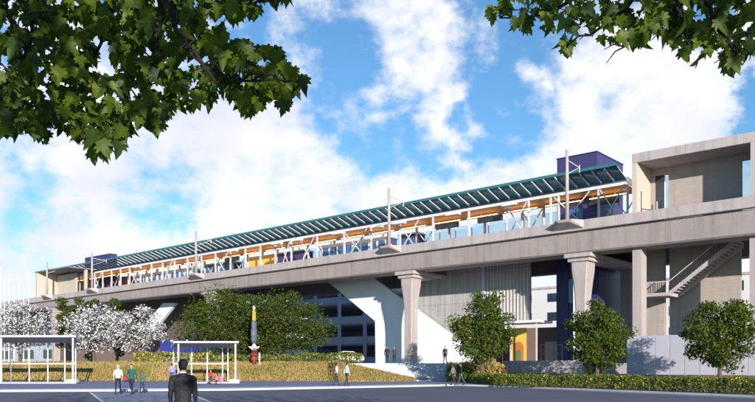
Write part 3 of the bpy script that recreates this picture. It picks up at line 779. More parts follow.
# ------------------------------------------------------------------ trees
def leaf_quads(C, size, nrm_out=None, flat=0.0):
    n = len(C)
    a = rng.normal(size=(n,3)); a /= np.linalg.norm(a,axis=1)[:,None]
    if nrm_out is not None:
        a = a*0.8+nrm_out*0.7; a /= np.linalg.norm(a,axis=1)[:,None]
    b = rng.normal(size=(n,3)); b -= a*np.sum(a*b,axis=1)[:,None]; b /= np.linalg.norm(b,axis=1)[:,None]
    c = np.cross(a,b); sz = (size*(0.6+0.8*rng.random(n)))[:,None]
    # leaf: pointed rhombus
    v0 = C-b*sz*0.5; v1 = C+c*sz*0.30+a*sz*.08; v2 = C+b*sz*0.6; v3 = C-c*sz*0.30+a*sz*.08
    V = np.stack([v0,v1,v2,v3],axis=1).reshape(-1,3)
    Fc = np.arange(n*4).reshape(n,4)
    return V,Fc
def make_tree(name, loc, H, rw, trunk_h, leafmats, label, n=4200, size=0.26, mix=(1.0,), seed=1, twigs=False, clumps=46, group=None, squash=1.0, bark=None):
    global rng
    rng_old = rng; rng = np.random.default_rng(seed); rs = random.Random(seed)
    o = empty(name, loc, rs.uniform(0,6.28), label, 'tree', group)
    ch = H-trunk_h; cz = trunk_h+ch*0.5
    # clump centres
    cs = []
    tries = 0
    while len(cs) < clumps and tries < 5000:
        tries += 1
        d = rng.normal(size=3); d /= np.linalg.norm(d); rr = rng.uniform(0.35,1.0)**0.6
        wob = 0.80+0.44*mnoise.noise(Vector((d[0]*1.7+seed*3.1,d[1]*1.7,d[2]*1.7)))+0.14*rs.random()
        p = d*rr*wob*np.array([rw,rw,ch*0.5*squash])
        if p[2] < 0: p[:2] *= 1-0.12*abs(p[2])/(ch*.5)
        p[2] += cz
        if all(np.linalg.norm(p-q) > 0.42*rw/ (clumps/40)**0.33 *0.9 for q in cs): cs.append(p)
    mb = MB(); lean = Vector((rs.uniform(-.2,.2),rs.uniform(-.2,.2),0))
    tr = 0.035*H**0.9
    top = Vector((0,0,cz+ch*0.15))+lean
    mb.tube([(0,0,-0.25),(0,0,0.15),Vector((0,0,trunk_h*0.6))+lean*.3,Vector((0,0,cz*0.8))+lean*.7,top],[tr*1.5,tr,tr*.8,tr*.55,tr*.15],8)
    for i,c in enumerate(cs):
        c = Vector(c)
        u = rs.uniform(0.5,0.95); st_ = Vector((0,0,trunk_h*0.75)).lerp(top,u*max(0.05,(c.z-trunk_h*0.9)/ch)); st_.z = min(st_.z,c.z-0.1)
        mid = st_.lerp(c,0.5)+Vector((rs.uniform(-.2,.2),rs.uniform(-.2,.2),-0.15))
        mb.tube([st_,mid,c],[tr*.32,tr*.2,tr*.06],5)
        for _ in range(3 if twigs else 0):
            e = c+Vector((rs.uniform(-1,1),rs.uniform(-1,1),rs.uniform(-.6,1)))*0.8
            mb.tube([mid,mid.lerp(e,.6)+Vector((0,0,.1)),e],[tr*.1,tr*.07,tr*.03],4)
    mb.build('trunk', bark or M['bark'], o, smooth=True)
    per = n//len(cs); Vs=[];Fs=[];MI=[];off=0
    for c in cs:
        r = rw*rng.uniform(0.22,0.42)
        nn = int(per*rng.uniform(0.55,1.35))
        d = rng.normal(size=(nn,3)); d /= np.linalg.norm(d,axis=1)[:,None]
        rad = r*rng.random(nn)**0.45
        C = c+d*rad[:,None]*np.array([1,1,0.75])
        V,Fq = leaf_quads(C,size,d)
        Vs.append(V);Fs.append(Fq+off);off+=len(V); MI.append(rng.choice(len(leafmats),size=nn,p=mix))
    # stray leaves
    cr_ = np_mesh('crown', np.concatenate(Vs), np.concatenate(Fs), leafmats, o, np.concatenate(MI))
    rng = rng_old
    return o
gr3 = 'round street trees along the hedge'
def hgt(y, D, zb): return CAMH+(HOR-y)*D/F-zb
make_tree('street_tree', dp(482,66,0.3), hgt(298,66,.3), 2.75, 1.5, [M['leafA']], 'street tree in front of the grey panel wall, nearest the steps', 9500, 0.22, seed=11, group=gr3)
make_tree('street_tree', dp(597,58,0.4), hgt(301,58,.4), 2.3, 1.1, [M['leafA']], 'street tree hiding the base of the pier by the navy tower', 9500, 0.20, seed=23, group=gr3)
make_tree('street_tree', dp(720,52,0.45), hgt(301,52,.45), 2.5, 1.25, [M['leafA']], 'rightmost street tree standing in front of the frosted screen', 9500, 0.20, seed=35, group=gr3)
grb = 'broad green trees on the bank'
make_tree('broad_tree', dp(228,89.5,2), hgt(296,89.5,2), 5.6, 0.8, [M['leafB']], 'broad dark green tree behind the bus shelter, left of the totem', 15000, 0.26, seed=41, clumps=80, group=grb, squash=1.1)
make_tree('broad_tree', dp(282,90,2), hgt(295.5,90,2), 5.5, 0.8, [M['leafB']], 'broad dark green tree right of the totem, in front of the garage', 14000, 0.26, seed=52, clumps=80, group=grb, squash=1.1)
grd = 'small dark trees behind the blossom trees'
make_tree('evergreen_tree', dp(74,98,2), hgt(295,98,2), 2.2, 1.0, [M['leafB']], 'dark green tree between the two left blossom trees', 6000, 0.27, seed=61, clumps=30, group=grd)
make_tree('evergreen_tree', dp(91,99,2), hgt(293,99,2), 1.8, 1.0, [M['leafB']], 'dark green tree behind the middle blossom tree, top just below the parapet', 5000, 0.27, seed=62, clumps=26, group=grd)
make_tree('evergreen_tree', dp(117,98,2), hgt(297,98,2), 2.3, 1.0, [M['leafB']], 'dark green tree peeking between middle and right blossom trees', 6000, 0.27, seed=63, clumps=30, group=grd)
grw = 'white blossom trees on the bank'
bm_ = [M['blossom'],M['twigleaf']]
make_tree('blossom_tree', dp(20,87,2), hgt(302,87,2), 3.6, 1.3, bm_, 'white blossom tree behind the long left shelter', 5200, 0.22, (0.68,0.32), seed=71, twigs=True, clumps=44, group=grw)
make_tree('blossom_tree', dp(94,86,2), hgt(306,86,2), 3.0, 1.2, bm_, 'middle white blossom tree, in front of the dark green trees', 5200, 0.22, (0.68,0.32), seed=72, twigs=True, clumps=42, group=grw)
make_tree('blossom_tree', dp(136,87,2), hgt(307,87,2), 3.0, 1.2, bm_, 'right white blossom tree, next to the brown utility hut', 5200, 0.22, (0.68,0.32), seed=73, twigs=True, clumps=42, group=grw)

# ------------------------------------------------------------------ hedges and shrubs
def hedge(name, path, width, height, mats, mix, label, dens=300, size=0.13, cat='hedge', kind=None):
    P = [Vector(p) for p in path]; Ls = [(P[i+1]-P[i]).length for i in range(len(P)-1)]; T = sum(Ls)
    n = int(T*dens); C = np.zeros((n,3)); 
    for i in range(n):
        d = rng.random()*T; k = 0
        while k < len(Ls)-1 and d > Ls[k]: d -= Ls[k]; k += 1
        a = P[k].lerp(P[k+1], min(1,d/Ls[k])); t = (P[k+1]-P[k]).normalized(); nn = Vector((-t.y,t.x,0)).normalized()
        th = rng.uniform(-0.05,1.05)*math.pi; q = 0.72+0.28*rng.random()
        bum = 1+0.22*mnoise.noise(Vector((a.x*0.9,a.y*0.9,1)))+0.12*mnoise.noise(Vector((a.x*3,a.y*3,4)))
        p = a+nn*math.cos(th)*width/2*q*bum+Vector((0,0,max(0.03,math.sin(th))**0.6*height*q*bum))
        C[i] = p
    V,Fq = leaf_quads(C,size)
    mi = rng.choice(len(mats),size=n,p=mix)
    # flowers sit toward the top
    o = empty(name, P[0], 0, label, cat); V = V-np.array(P[0])
    f = np_mesh('foliage', V, Fq, mats, o, mi)
    return o
hp = offs(KL[7:], 1.35)
hpath = [Vector((p.x,p.y,0.12)) for p in hp[:]]
hpath[0] = dp(473,69,0.12); hpath = [hpath[0]] + hpath[2:] 
hpath.insert(1, gp(505,385.6,0.12))
hpath[-1] = hpath[-2].lerp(hpath[-1],0.35)
hedge('flowering_hedge', hpath, 1.5, 0.92, [M['hedge'],M['yflower']], (0.91,0.09), 'long low hedge with yellow flowers along the right kerb', 620, 0.13)
hedge('clipped_hedge', [dp(300,86,2.0),dp(330,85,2.0),dp(362,84.5,2.0)], 1.4, 1.15, [M['hedge'],M['yflower']], (0.9,0.1), 'green hedge on the bank top in front of the garage', 420, 0.18)
hedge('yellow_shrubs', [dp(135,86,1.95),dp(170,86,1.95),dp(212,86,1.95)], 1.6, 1.25, [M['hedge'],M['yflower']], (0.5,0.5), 'yellow flowering shrub row beneath the right blossom tree', 330, 0.2, 'shrubs')
hedge('green_shrubs', [dp(212,85.5,1.95),dp(300,85.5,1.95)], 1.3, 1.0, [M['hedge'],M['yflower']], (0.88,0.12), 'low green shrubs along the bank top below the totem', 330, 0.2, 'shrubs')
hedge('bed_shrubs', [dp(453,72,0.6),dp(464,70,0.5),dp(472,68.5,0.4)], 1.8, 1.0, [M['leafA'],M['hedge']], (0.5,0.5), 'dark green shrubs around the foot of the street tree by the steps', 420, 0.2, 'shrubs')
hedge('dry_grass_clump', [dp(466,73,0.75),dp(480,71,0.7),dp(504,70,0.8)], 2.6, 1.15, [M['straw'],M['fgreen']], (0.75,0.25), 'straw coloured ornamental grass clump behind the street tree by the steps', 500, 0.3, 'grass')

# ------------------------------------------------------------------ totem sculpture
to = empty('totem_sculpture', dp(254,84.0,1.9), 0, 'tall totem sculpture with red base, white petals, grey column and yellow top', 'sculpture')
to.location = dp(254,83.0,1.78); to.scale = (.8,.8,.97)
mb = MB()
for i in range(14):
    a = i*2.399; e = 0.3+0.5*(i%3)
    mb.lathe([(0.02,-.25),(0.22,-.1),(0.25,.05),(0.05,.3)],(0.42*math.cos(a),0.42*math.sin(a),0.35+e),8)
mb.lathe([(0.3,0),(0.4,0.3),(0.35,1.4),(0.2,1.6)],n=12)
for i_,p_ in enumerate(mb.v): mb.v[i_] = (p_[0]*.72,p_[1]*.72,p_[2])
mb.build('red_base', M['sred'], to, smooth=True)
mb = MB()
for i in range(9):
    a = 2*math.pi*i/9; d = Vector((math.cos(a),math.sin(a),0)); s_ = Vector((-d.y,d.x,0))
    c = Vector((0,0,1.75))
    mb.add([c+d*.2-s_*.1,c+d*.2+s_*.1,c+d*.75+s_*.28+Vector((0,0,.12)),c+d*1.05+Vector((0,0,.35)),c+d*.75-s_*.28+Vector((0,0,.12)),c+d*.2+Vector((0,0,.28))],[(0,1,2,3,4),(0,4,5),(4,3,5),(3,2,5),(2,1,5)])
mb.lathe([(0.35,1.6),(0.5,1.75),(0.35,2.2),(.2,2.4)],n=12)
for i_,p_ in enumerate(mb.v): mb.v[i_] = (p_[0]*.75,p_[1]*.75,p_[2])
mb.build('petals', M['white'], to)
MB().lathe([(0.22,2.4),(0.42,2.7),(0.45,3.1),(0.40,3.2),(0.46,3.3),(0.46,4.0),(0.38,4.1),(0.40,4.9),(0.22,5.0)],n=10).build('column', M['sgrey'], to)
MB().lathe([(0.26,5.0),(0.30,5.1),(0.27,6.1),(0.12,6.3)],n=10).build('yellow_top', mat('ochre_top', (0.42,0.28,0.05), 0.5), to)
MB().lathe([(0.12,6.3),(0.2,6.4),(0.16,6.65),(0.03,6.75)],n=10).build('cap', M['white'], to)
o = empty('bollard', dp(259.5,82.6,1.75), 0, 'white marker post at the foot of the totem', 'post')
MB().lathe([(0.08,0),(0.08,1.3),(0.03,1.38)],n=8).build('shaft', M['white'], o)

# ------------------------------------------------------------------ parked car on the plateau
car = empty('parked_car', dp(345,89,1.95), R(200), 'white parked car half hidden behind the green hedge by the garage', 'car')
prof = [(-2.1,0.35),(-2.15,0.75),(-1.9,0.95),(-1.35,1.0),(-0.85,1.42),(0.5,1.45),(1.15,1.02),(1.95,0.88),(2.15,0.65),(2.1,0.35)]
MB().prism(prof,'y',-0.85,0.85).build('body', M['carwhite'], car, bevel=0.08)
for sgn in (-1,1):
    y0 = 0.853*sgn
    MB().prism([(-1.15,1.0),(-0.78,1.36),(0.42,1.38),(0.92,1.0)],'y',y0,y0+0.012*sgn).build('window', M['darkglass'], car)
    for x in (-1.35,1.3):
        wv = MB(); wv.tube([(x,0.66*sgn,0.33),(x,0.9*sgn,0.33)],0.33,16); wo = wv.build('wheel', M['rubber'], car)
        MB().tube([(x,0.903*sgn,0.33),(x,0.915*sgn,0.33)],0.2,12).build('rim', M['steel'], wo)
    MB().box(2.06,2.17,0.45*sgn-.18,0.45*sgn+.18,0.62,0.76).build('headlight', M['glass'], car)
MB().add([(1.16,-.7,1.05),(1.16,.7,1.05),(0.56,.65,1.44),(0.56,-.65,1.44)],[(0,1,2,3)]).build('windscreen', M['darkglass'], car)

# ------------------------------------------------------------------ people
def ellip_loft(mb, rings, n=14):
    vs=[];fs=[]
    for (c,rx,ry) in rings:
        for k in range(n):
            t=2*math.pi*k/n; vs.append((c[0]+rx*math.cos(t),c[1]+ry*math.sin(t),c[2]))
    for i in range(len(rings)-1):
        for k in range(n):
            k2=(k+1)%n; fs.append((i*n+k,i*n+k2,(i+1)*n+k2,(i+1)*n+k))
    fs.append(tuple(range(n-1,-1,-1))); fs.append(tuple((len(rings)-1)*n+k for k in range(n)))
    mb.add(vs,fs)
def person(loc, face, H, label, top, legs, hairm=None, skin='skin', stride=0.0, arm=0.15, hair='short', shoes='shoe', voxel=0.016, bulk=1.0, skirt=None, kneel=False, coat=False, elbow=0.25, sleeve='long', headturn=0.0, girth=1.0):
    """built facing local +Y, 1.75 m tall, then scaled"""
    S = 1.0
    mb = MB(); prox = []
    def cap(p0,p1,r0,r1,m,n=10):
        p0=Vector(p0);p1=Vector(p1); d=(p1-p0); l=d.length; d=d/l if l>1e-6 else Vector((0,0,1))
        pts=[];rad=[]
        for k in range(3): a=math.pi/2*(k)/3; pts.append(p0-d*r0*math.cos(a)*0.98); rad.append(max(0.002,r0*math.sin(a)))
        pts.append(p0);rad.append(r0);pts.append(p1);rad.append(r1)
        for k in range(2,-1,-1): a=math.pi/2*k/3; pts.append(p1+d*r1*math.cos(a)*0.98); rad.append(max(0.002,r1*math.sin(a)))
        mb.tube(pts,rad,n); prox.append((np.array(p0),np.array(p1),r0,r1,m))
    mats=['skin','top','legs','shoe','eye']
    b=bulk
    hz = 0.92
    drop = 0.0
    if kneel: drop = -0.42
    def V3(x,y,z): return Vector((x,y,z+drop))
    # torso
    fl = 1.0
    rings=[(V3(0,0,0.80),.135*b*girth,.095*b*girth),(V3(0,0,0.90),.165*b*girth,.115*b*girth),(V3(0,0.0,1.02),.150*b*girth,.105*b*girth),(V3(0,0.005,1.12),.150*b*girth,.105*b*girth),
           (V3(0,0.005,1.26),.178*b,.118*b),(V3(0,-0.005,1.36),.192*b,.115*b),(V3(0,-0.012,1.43),.165*b,.092*b),(V3(0,-0.012,1.475),.085*b,.070*b)]
    if coat: rings=[(V3(0,0,0.70),.185*b,.130*b)]+[(V3(0,0,0.80),.186*b,.130*b),(V3(0,0,0.92),.182*b,.126*b)]+rings[2:]
    ellip_loft(mb,rings)
    tz = 0.70 if coat else 0.97
    for sx_ in (-1,1): 
        prox.append((np.array(V3(0.08*sx_*b,0,tz+.05)),np.array(V3(0.10*sx_*b,0,1.36)),.085*b,.09*b,'top'))
        prox.append((np.array(V3(0.07*sx_*b,0,0.85)),np.array(V3(0.07*sx_*b,0,tz-.06)),.10*b,.09*b,'legs'))
    # shoulders, neck, head
    for sx_ in (-1,1): cap(V3(.10*sx_,-0.012,1.425),V3(.185*b*sx_,-0.012,1.395),.062*b,.066*b,'top')
    cap(V3(0,-0.008,1.49),V3(0,0.012,1.56),.058,.054,'skin'); prox.append((np.array(V3(-.05,-.012,1.43)),np.array(V3(.05,-.012,1.43)),.085,.085,'top'))
    hc = V3(0,0.022,1.645)
    ct,sn = math.cos(headturn),math.sin(headturn)
    def hv(x,y,z): return (hc.x+x*ct-y*sn, hc.y+x*sn+y*ct, hc.z+z)
    vs=[];fs=[];n=14
    hp_=[(-0.118,.030,.040,.040),(-0.10,.050,.062,.022),(-0.06,.064,.082,.010),(-.01,.073,.094,0),(0.03,.076,.098,-.004),(0.065,.072,.092,-.006),(0.092,.055,.070,-.008),(0.108,.022,.03,-.008)]
    for (z,rx,ry,oy) in hp_:
        for k in range(n): t=2*math.pi*k/n; vs.append(hv(rx*math.cos(t),oy+ry*math.sin(t),z))
    for i in range(len(hp_)-1):
        for k in range(n): k2=(k+1)%n; fs.append((i*n+k,i*n+k2,(i+1)*n+k2,(i+1)*n+k))
    fs+= [tuple(range(n-1,-1,-1)),tuple((len(hp_)-1)*n+k for k in range(n))]
    mb.add(vs,fs); prox.append((np.array(hv(0,0,-.05)),np.array(hv(0,0,.03)),.08,.09,'skin'))
    cap(hv(0,.092,.010),hv(0,.106,-.030),.009,.014,'skin',8)      # nose
    cap(hv(-.02,.086,-.066),hv(.02,.086,-.066),.008,.008,'skin',8) # lips
    for sx_ in (-1,1):
        cap(hv(.076*sx_,-.008,.015),hv(.074*sx_,0,-.03),.014,.010,'skin',8)
        prox.append((np.array(hv(.031*sx_,.089,.008)),np.array(hv(.033*sx_,.089,.008)),.009,.009,'eye'))
    # legs
    for sx_ in (-1,1):
        a = stride*sx_
        hip=V3(.088*b*sx_,0,.89)
        if kneel:
            knee=Vector((.10*sx_,.30,.10 if sx_<0 else .36)); ank=Vector((.10*sx_,-.12,.07)) if sx_<0 else Vector((.10*sx_,.26,.07))
        else:
            th=a; kn = max(0.05, -a*0.9+0.08)
            knee=hip+Vector((0.005*sx_,math.sin(th)*.42,-math.cos(th)*.42))
            ank=knee+Vector((0,math.sin(th-kn)*.41,-math.cos(th-kn)*.41))
        cap(hip,knee,.086*b,.056*b,'legs'); cap(knee,ank,.058*b,.042*b,'legs')
        fd=Vector((0.03*sx_,1,0 if a>=-.1 else -0.5)).normalized()
        heel=ank+Vector((0,-.045,-.045)); toe=ank+fd*.15+Vector((0,0,-.05))
        cap(heel,toe,.036,.032,'shoe'); 
    # arms
    for sx_ in (-1,1):
        sh=V3(.19*b*sx_,-0.012,1.39); sw=-stride*sx_*0.8
        el=sh+Vector((.06*sx_+arm*.12*sx_,math.sin(sw)*.28-.01,-math.cos(sw)*.28)); 
        wr=el+Vector((-.005*sx_+.0,math.sin(sw+elbow)*.25,-math.cos(sw+elbow)*.25))
        cap(sh,el,.056*b,.044*b,'top'); cap(el,wr,.043*b,.030*b,'top' if sleeve=='long' else 'skin')
        d=(wr-el).normalized(); side=Vector((0,1,0))-d*d.y; side.normalize(); inn=Vector((-sx_,0,0))
        pm=wr+d*.085; 
        cap(wr,wr+d*.05,.026,.034,'skin',8); 
        for i,(o_,ln) in enumerate(((-.030,.062),(-.010,.075),(.011,.070),(.031,.055))):
            q0=pm-side*o_*-1; q0=wr+d*.075+side*(-o_); k1=q0+d*ln*.55+inn*.006; k2=k1+d*ln*.42+inn*.022
            cap(wr+d*.045+side*(-o_*.8),q0,.013,.0105,'skin',6); cap(q0,k1,.0105,.0095,'skin',6); cap(k1,k2,.0095,.008,'skin',6)
        t0=wr+d*.03+side*.028; t1=t0+side*.03+d*.035+inn*.012; t2=t1+d*.032+inn*.008
        cap(t0,t1,.013,.011,'skin',6); cap(t1,t2,.011,.009,'skin',6)
    if skirt:
        ellip_loft(mb,[(V3(0,0,skirt),.24*b,.19*b),(V3(0,0,.75),.20*b,.15*b),(V3(0,0,1.0),.15*b,.11*b)])
        for sx_ in (-1,1): prox.append((np.array(V3(.1*sx_,0,skirt+.05)),np.array(V3(.08*sx_,0,.95)),.12,.1,'legs'))
    me=bpy.data.meshes.new('tmp'); me.from_pydata(mb.v,[],mb.f)
    bm=bmesh.new(); bm.from_mesh(me); bmesh.ops.recalc_face_normals(bm,faces=bm.faces); bm.to_mesh(me); bm.free()
    ob=bpy.data.objects.new('tmp',me); col.objects.link(ob)
    r=ob.modifiers.new('r','REMESH'); r.mode='VOXEL'; r.voxel_size=voxel
    s_=ob.modifiers.new('s','SMOOTH'); s_.factor=0.5; s_.iterations=3
    dg=bpy.context.evaluated_depsgraph_get(); dg.update()
    m2=bpy.data.meshes.new_from_object(ob.evaluated_get(dg)); bpy.data.objects.remove(ob)
    m2.materials.clear()
    mm={'skin':M[skin],'top':M[top],'legs':M[legs],'shoe':M[shoes],'eye':M['eye']}
    for q in mats: m2.materials.append(mm[q])
    nv=len(m2.vertices); co_=np.zeros(nv*3); no_=np.zeros(nv*3); m2.vertices.foreach_get('co',co_); m2.vertices.foreach_get('normal',no_)
    co_=co_.reshape(-1,3); no_=no_.reshape(-1,3)
    if voxel < 0.012:
        for i in range(nv):
            x_,y_,z_=co_[i]
            if 0.12 < z_ < 1.43: co_[i]+=no_[i]*(0.010*mnoise.noise(Vector((x_*8,y_*8,z_*13)))+0.004*mnoise.noise(Vector((x_*22,y_*22,z_*30))))
    m2.vertices.foreach_set('co',co_.ravel()); m2.update()
    npol=len(m2.polygons); C=np.zeros(npol*3); m2.polygons.foreach_get('center',C); C=C.reshape(-1,3)
    best=np.full(npol,1e9); idx=np.zeros(npol,dtype=np.int32)
    for (p0,p1,r0,r1,mname) in prox:
        d=p1-p0; l2=max(1e-9,d@d); t=np.clip((C-p0)@d/l2,0,1); dist=np.linalg.norm(C-(p0+t[:,None]*d),axis=1)-(r0+(r1-r0)*t)
        w=dist<best; best[w]=dist[w]; idx[w]=mats.index(mname)
    m2.polygons.foreach_set('material_index',idx); m2.polygons.foreach_set('use_smooth',[True]*npol)
    o=bpy.data.objects.new('person',m2); col.objects.link(o); m2.name='person'
    o.location=loc; o.rotation_euler=(0,0,face); k=H/1.75; o.scale=(k,k,k)
    tag(o,label,'person')
    # hair
    hb=MB(); hm=M[hairm or 'hairk']; n=18; vs=[];fs=[]
    lv=[(.118,.020,.028),(.108,.048,.060),(.090,.068,.086),(.060,.084,.106),(.025,.086,.109),(-.015,.083,.104),(-.05,.074,.088),(-.085,.062,.07)]
    if hair in('long','scarf'): lv += [(-.13,.075,.07),(-.19,.085,.065),(-.25,.07,.04)]
    for li,(z,rx,ry) in enumerate(lv):
        for kk in range(n):
            t=2*math.pi*kk/n; x=rx*math.cos(t); y=ry*math.sin(t)-.006
            jit=1+0.045*math.sin(kk*5.1+li*2.3)+0.02*math.sin(kk*11.7+li*7.1)
            fr=math.sin(t)   # front of the head: hair line
            zz=z
            if hair!='scarf' and fr>0.25 and z<.055: # pull face opening behind
                y=min(y,0.035-0.05*(z<.0)); x=math.copysign(min(abs(x)+.0,rx*.985),x); zz=z
                if fr>0.6: y=-0.01; x*=0.8; zz=max(z,.05)
            elif hair=='scarf' and fr>0.55 and z<.06 and z>-.11:
                y*=0.72
            if hair=='short' and z<-.03 and fr>-0.2: x*=0.86; y=min(y,-.03)
            vs.append(hv(x*jit,y*jit,zz))
    for i in range(len(lv)-1):
        for kk in range(n): k2=(kk+1)%n; fs.append((i*n+kk,i*n+k2,(i+1)*n+k2,(i+1)*n+kk))
    fs.append(tuple(range(n))); fs.append(tuple((len(lv)-1)*n+kk for kk in range(n)))
    hb.add(vs,fs); ho_=hb.build('headscarf' if hair=='scarf' else 'hair',hm,o,smooth=True)
    return o
# the man in the foreground, seen from behind
D1=13.7
fm=person(dp(183,D1,0.0), R(4), 1.77, 'man in a black suit seen from behind in the foreground', 'suit','suit', skin='skin', voxel=0.008, coat=True, bulk=1.0, arm=-0.25, headturn=-0.12)
MB().lathe([(.066,1.478),(.070,1.50),(.064,1.525),(.060,1.527)],(0,-.004,0),20,(1.0,1.0)).build('shirt_collar',M['shirt'],fm,smooth=True)
MB().lathe([(.112,1.445),(.088,1.475),(.076,1.505),(.070,1.506)],(0,-.012,0),24,(1.05,0.92)).build('jacket_collar',M['suit'],fm,smooth=True)
# family on the crossing
wp=gp(118,394,0.01); person(wp, R(185), 1.70, 'woman in a white top and pale headscarf walking on the crossing', 'shirt','trouser','shirt','skin',0.25,hair='scarf',sleeve='short')
gm=gp(131.5,394,0.01); person(gm, R(175), 1.74, 'dark haired person in a green top with a red bag, middle of the family', 'gtop','trouser',None,'skin',-0.22,hair='short',coat=True)
person(gp(142.3,393.3,0.01), R(180), 1.28, 'small child in a grey green jacket on the right of the family', 'gtop2','suit2',None,'skin2',0.2)
bag=empty('shoulder_bag', gm+Vector((-.33,-.12,0.72)), 0, 'red and black shoulder bag carried by the person in green', 'bag')
MB().box(-.13,.13,-.07,.07,0,.30).build('body',M['suit2'],bag,bevel=0.03); MB().box(-.12,.12,-.085,-.072,.12,.28).build('flap',M['red'],bag)
MB().tube([(-.1,0,.3),(-.02,0.02,.52),(.12,.05,.66),(.14,.08,.5),(.11,0,.3)],.012,6).build('strap',M['suit2'],bag)
# waiting people at the shelter
person(gp(172,382.4,0.22), R(20), 1.68, 'person in a lilac top standing at the left post of the shelter', 'lilac','denim',None,'skin',0.06,hair='long')
person(gp(210.8,384.2,0.125), R(160), 1.22, 'child in a red top standing under the shelter', 'red','trouser',None,'skin',0.05)
person(gp(216.8,384.2,0.125), R(150), 1.10, 'child in pink and black kneeling beside the child in red', 'pink','trouser',None,'skin',0.0,kneel=True,hair='long')
person(gp(221.2,384.3,0.125), R(200), 1.0, 'small child all in pink crouching at the right of the children', 'pink','pink',None,'skin',0.0,kneel=True,hair='long')
# the two men
person(gp(336.6,385.6,0.124), R(-70), 1.76, 'man in a white shirt and dark trousers, left of the strolling pair', 'shirt','suit2',None,'skin2',0.2,sleeve='short')
person(gp(346.8,385.6,0.124), R(-60), 1.80, 'man in a pale blue shirt, right of the strolling pair', 'bshirt','trouser',None,'skin',-0.2,sleeve='long')
# plaza
person(dp(387,80.6,PZ), R(170), 1.82, 'person in a long dark coat on the plaza, left of the standing pair', 'suit','suit',None,'skin',0.12,coat=True,hair='long')
person(dp(394.3,80.9,PZ), R(190), 1.78, 'person in a black suit on the plaza, right of the standing pair', 'suit2','suit',None,'skin',-0.12,coat=True)
person(dp(445,80.5,PZ), R(150), 1.82, 'lone person in a charcoal coat at the right end of the steps', 'suit2','suit2',None,'skin',0.15,coat=True)
# walkers by the tree
person(gp(453,385.0,0.124), R(60), 1.70, 'person in a grey top walking beside the steps, left of two', 'greytop','suit2',None,'skin',0.24,hair='long')
person(gp(461,384.6,0.124), R(75), 1.76, 'person in a black jacket walking past the street tree, right of two', 'suit','denim',None,'skin',-0.26,coat=False)

# ------------------------------------------------------------------ near overhanging trees
_h=[(0,0),(.05,-.01),(.16,-.07),(.27,-.05),(.30,.03),(.27,.09),(.36,.10),(.45,.15),(.52,.24),(.43,.27),(.36,.29),(.43,.38),(.45,.50),(.36,.47),(.25,.43),(.20,.50),(.20,.60),(.17,.70),(.12,.78),(.07,.88),(0,1.02)]
LEAF=_h+[(-x,y) for x,y in _h[-2:0:-1]]
LV=np.array([(x,y) for x,y in LEAF])
def near_leaves(P, size, tipdir, facedir, name, parent):
    n=len(P); m=len(LV)+1
    Vs=np.zeros((n,m,3))
    for i in range(n):
        tip=Vector(tipdir[i]).normalized(); f=Vector(facedir[i]); f=(f-tip*f.dot(tip)).normalized(); s_=tip.cross(f)
        sz=size[i]; curl=rng.uniform(-0.05,0.6); fold=rng.uniform(-0.1,0.42); sk=rng.uniform(-.12,.12); wd=rng.uniform(.85,1.15)
        tip=np.array(tip);f=np.array(f);s_=np.array(s_)
        pts=np.vstack([[0,0.28],LV])
        x=pts[:,0]*wd+sk*pts[:,1]; y=pts[:,1]
        zz=-curl*y*y+fold*np.abs(x)+0.04*np.sin(9*x+3*i)
        zz[0]-=0.02
        Vs[i]=P[i]+sz*(x[:,None]*s_+y[:,None]*tip+zz[:,None]*f)
    k=len(LV)
    tri=np.array([(0,1+j,1+(j+1)%k) for j in range(k)])
    Fs=(np.arange(n)[:,None,None]*m+tri[None]).reshape(-1,3)
    mi=np.repeat(rng.choice(3,size=n,p=(0.40,0.36,0.24)),k)
    return np_mesh(name, Vs.reshape(-1,3), Fs, [M['nearleaf'],M['nearleaf2'],M['nearleaf3']], parent, mi)
def inpoly(x,y,poly):
    r=False;j=len(poly)-1
    for i in range(len(poly)):
        xi,yi=poly[i];xj,yj=poly[j]
        if (yi>y)!=(yj>y) and x<(xj-xi)*(y-yi)/(yj-yi)+xi: r=not r
        j=i
    return r
